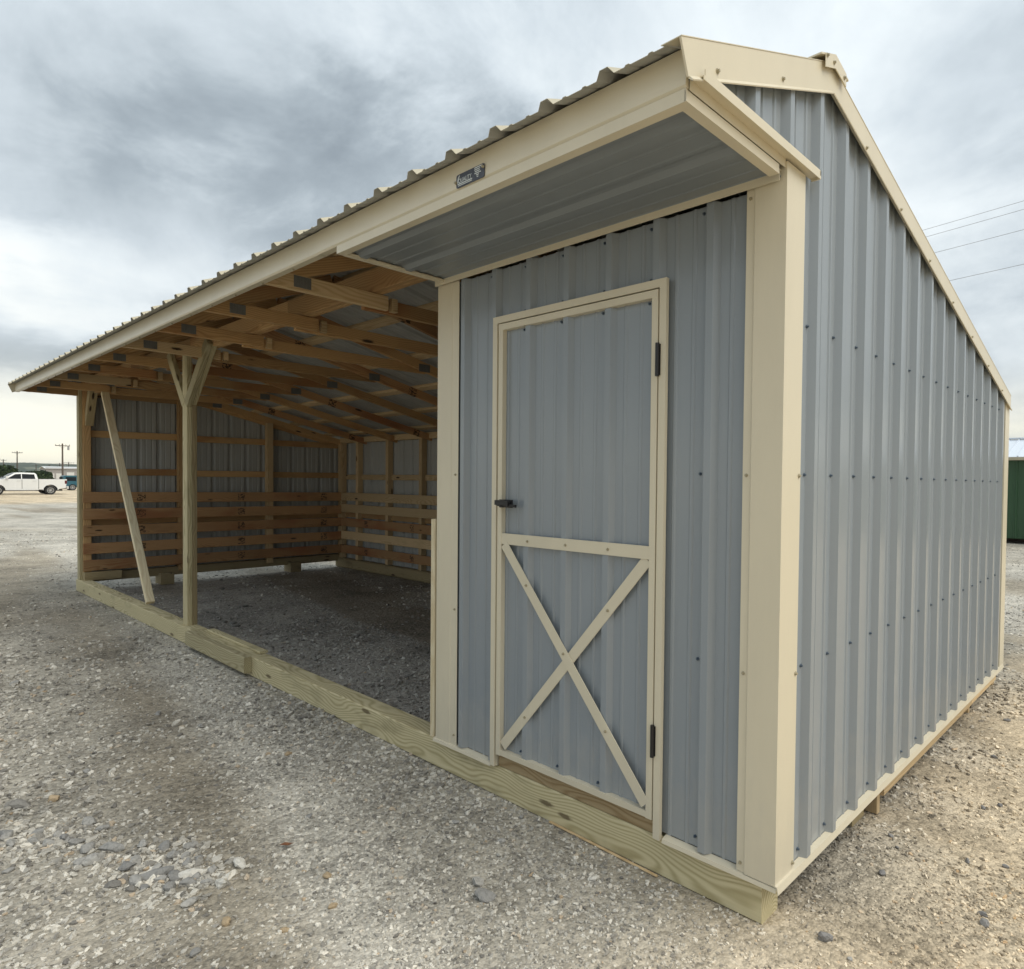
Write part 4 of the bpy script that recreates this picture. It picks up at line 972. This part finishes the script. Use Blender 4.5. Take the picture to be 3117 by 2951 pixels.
for s_ in (-16, 24):
    b_ = Vector((-4.4, 18.4, 0))+dirw*s_
    t = thing('utility_pole', 'wooden pole carrying the four power lines, %s' % ('hidden behind the shed' if s_ < 0 else 'outside the right edge'), 'utility pole', (b_.x, b_.y, -.15))
    mb = MB(); mb.cyl((b_.x, b_.y, -.4), (b_.x, b_.y, 9.4), .16, .12, 10); mb.build('shaft', POLE, t)
    for p, nm in WP:
        p = Vector(p)+dirw*s_; mb = MB(); mb.bar((b_.x, b_.y, p.z-.1), (p.x, p.y, p.z-.1), .06, .06); mb.build('bracket', POLE, t)

LEAF, T = mat('oak_leaf'); g = T.n('ShaderNodeNewGeometry').outputs['Position']
oi = T.noise(g, .9, 4, .6)
out(T, col=T.ramp(oi, (.3, c3(.018, .038, .014)), (.55, c3(.045, .075, .025)), (.75, c3(.075, .105, .04))), rough=.7, spec=.2)
BARK = paint('bark', c3(.09, .07, .05), .9, .3)
def tree(label, x, y, zg, wd_, ht, n_, group=None):
    t = thing('tree', label, 'tree', (x, y, zg), group)
    mb = MB(); mb.cyl((x, y, zg-.2), (x, y, zg+ht*.55), .16, .08, 8)
    for k in range(5):
        a = 1.26*k; mb.cyl((x, y, zg+ht*(.2+.05*k)), (x+math.cos(a)*wd_*.28, y+math.sin(a)*wd_*.3, zg+ht*.62), .07, .03, 6)
    mb.build('trunk', BARK, t)
    V = []; F = []; rr = random.Random(int(abs(y*100)))
    lobes = [(rr.uniform(-.36, .36)*wd_, rr.uniform(-.38, .38)*wd_, rr.uniform(.22, .72)*ht, rr.uniform(.16, .30)*wd_) for _ in range(11)]
    for i in range(n_):
        lx, ly, lz, lr = lobes[rr.randrange(11)]
        u = Vector((rr.gauss(0, 1), rr.gauss(0, 1), rr.gauss(0, 1))).normalized()*lr*(rr.random()**.35)
        c = Vector((x+lx+u.x, y+ly+u.y, max(zg+.1, zg+lz+u.z*.75)))
        a = Vector((rr.gauss(0, 1), rr.gauss(0, 1), rr.gauss(0, 1))).normalized(); b = a.orthogonal().normalized(); s = rr.uniform(.10, .24)
        k = len(V); V += [c+a*s, c+b*s*.6, c-a*s, c-b*s*.6]; F.append((k, k+1, k+2, k+3))
    Vn = np.array([tuple(v) for v in V]); cc = (Vn.min(0)+Vn.max(0))/2
    link('crown', mesh('crown', Vn-cc, F), LEAF, t, cc)
TG = 'dark trees beyond the parked trucks'
for (x, y, w_, h_, lab) in [(-118, 12.6, 5.2, 3.35, 'dark green bushy tree at the left edge behind the white trucks'), (-122, 15.6, 4.2, 2.9, 'dark green bushy tree behind the cab of the nearer white truck'), (-140, 20.35, 3.4, 3.1, 'dark green bushy tree against the left end of the storage building'), (-150, 19.6, 4.0, 2.3, 'low dark green bush between truck cab and storage building'), (-119, 9.2, 5., 3.6, 'dark green tree just outside the left edge')]:
    tree(lab, x, y, gz_far(x, y), w_, h_, 5200, TG)
for i in range(14):
    x = -240-rng.uniform(0, 150); y = -.164*x*rng.uniform(.62, 1.25)
    tree('far bushy tree on the plain in front of the hills', x, y, gz_far(x, y), rng.uniform(5, 9), rng.uniform(2.2, 3.6), 900, 'far trees on the plain below the hills')

# ------------------------------------------------------------------ haze over the yard
hz = MB(); hz.box((-2700, -2050, -9.5), (2050, 2650, 44.)); ho = hz.build('haze', [], None, kind='stuff')
m_ = bpy.data.materials.new('pale_air'); m_.use_nodes = True; m_.node_tree.nodes.clear(); T = NT(m_.node_tree)
vp = T.n('ShaderNodeVolumePrincipled', {'Color': c3(.88, .93, .96), 'Density': HAZE, 'Anisotropy': .2}); mo = T.n('ShaderNodeOutputMaterial'); T.L.new(vp.outputs[0], mo.inputs['Volume'])
ho.data.materials.append(m_)
if HAZE <= 0: bpy.data.objects.remove(ho)

for o in list(bpy.data.objects):
    if 'base' in o: del o['base']
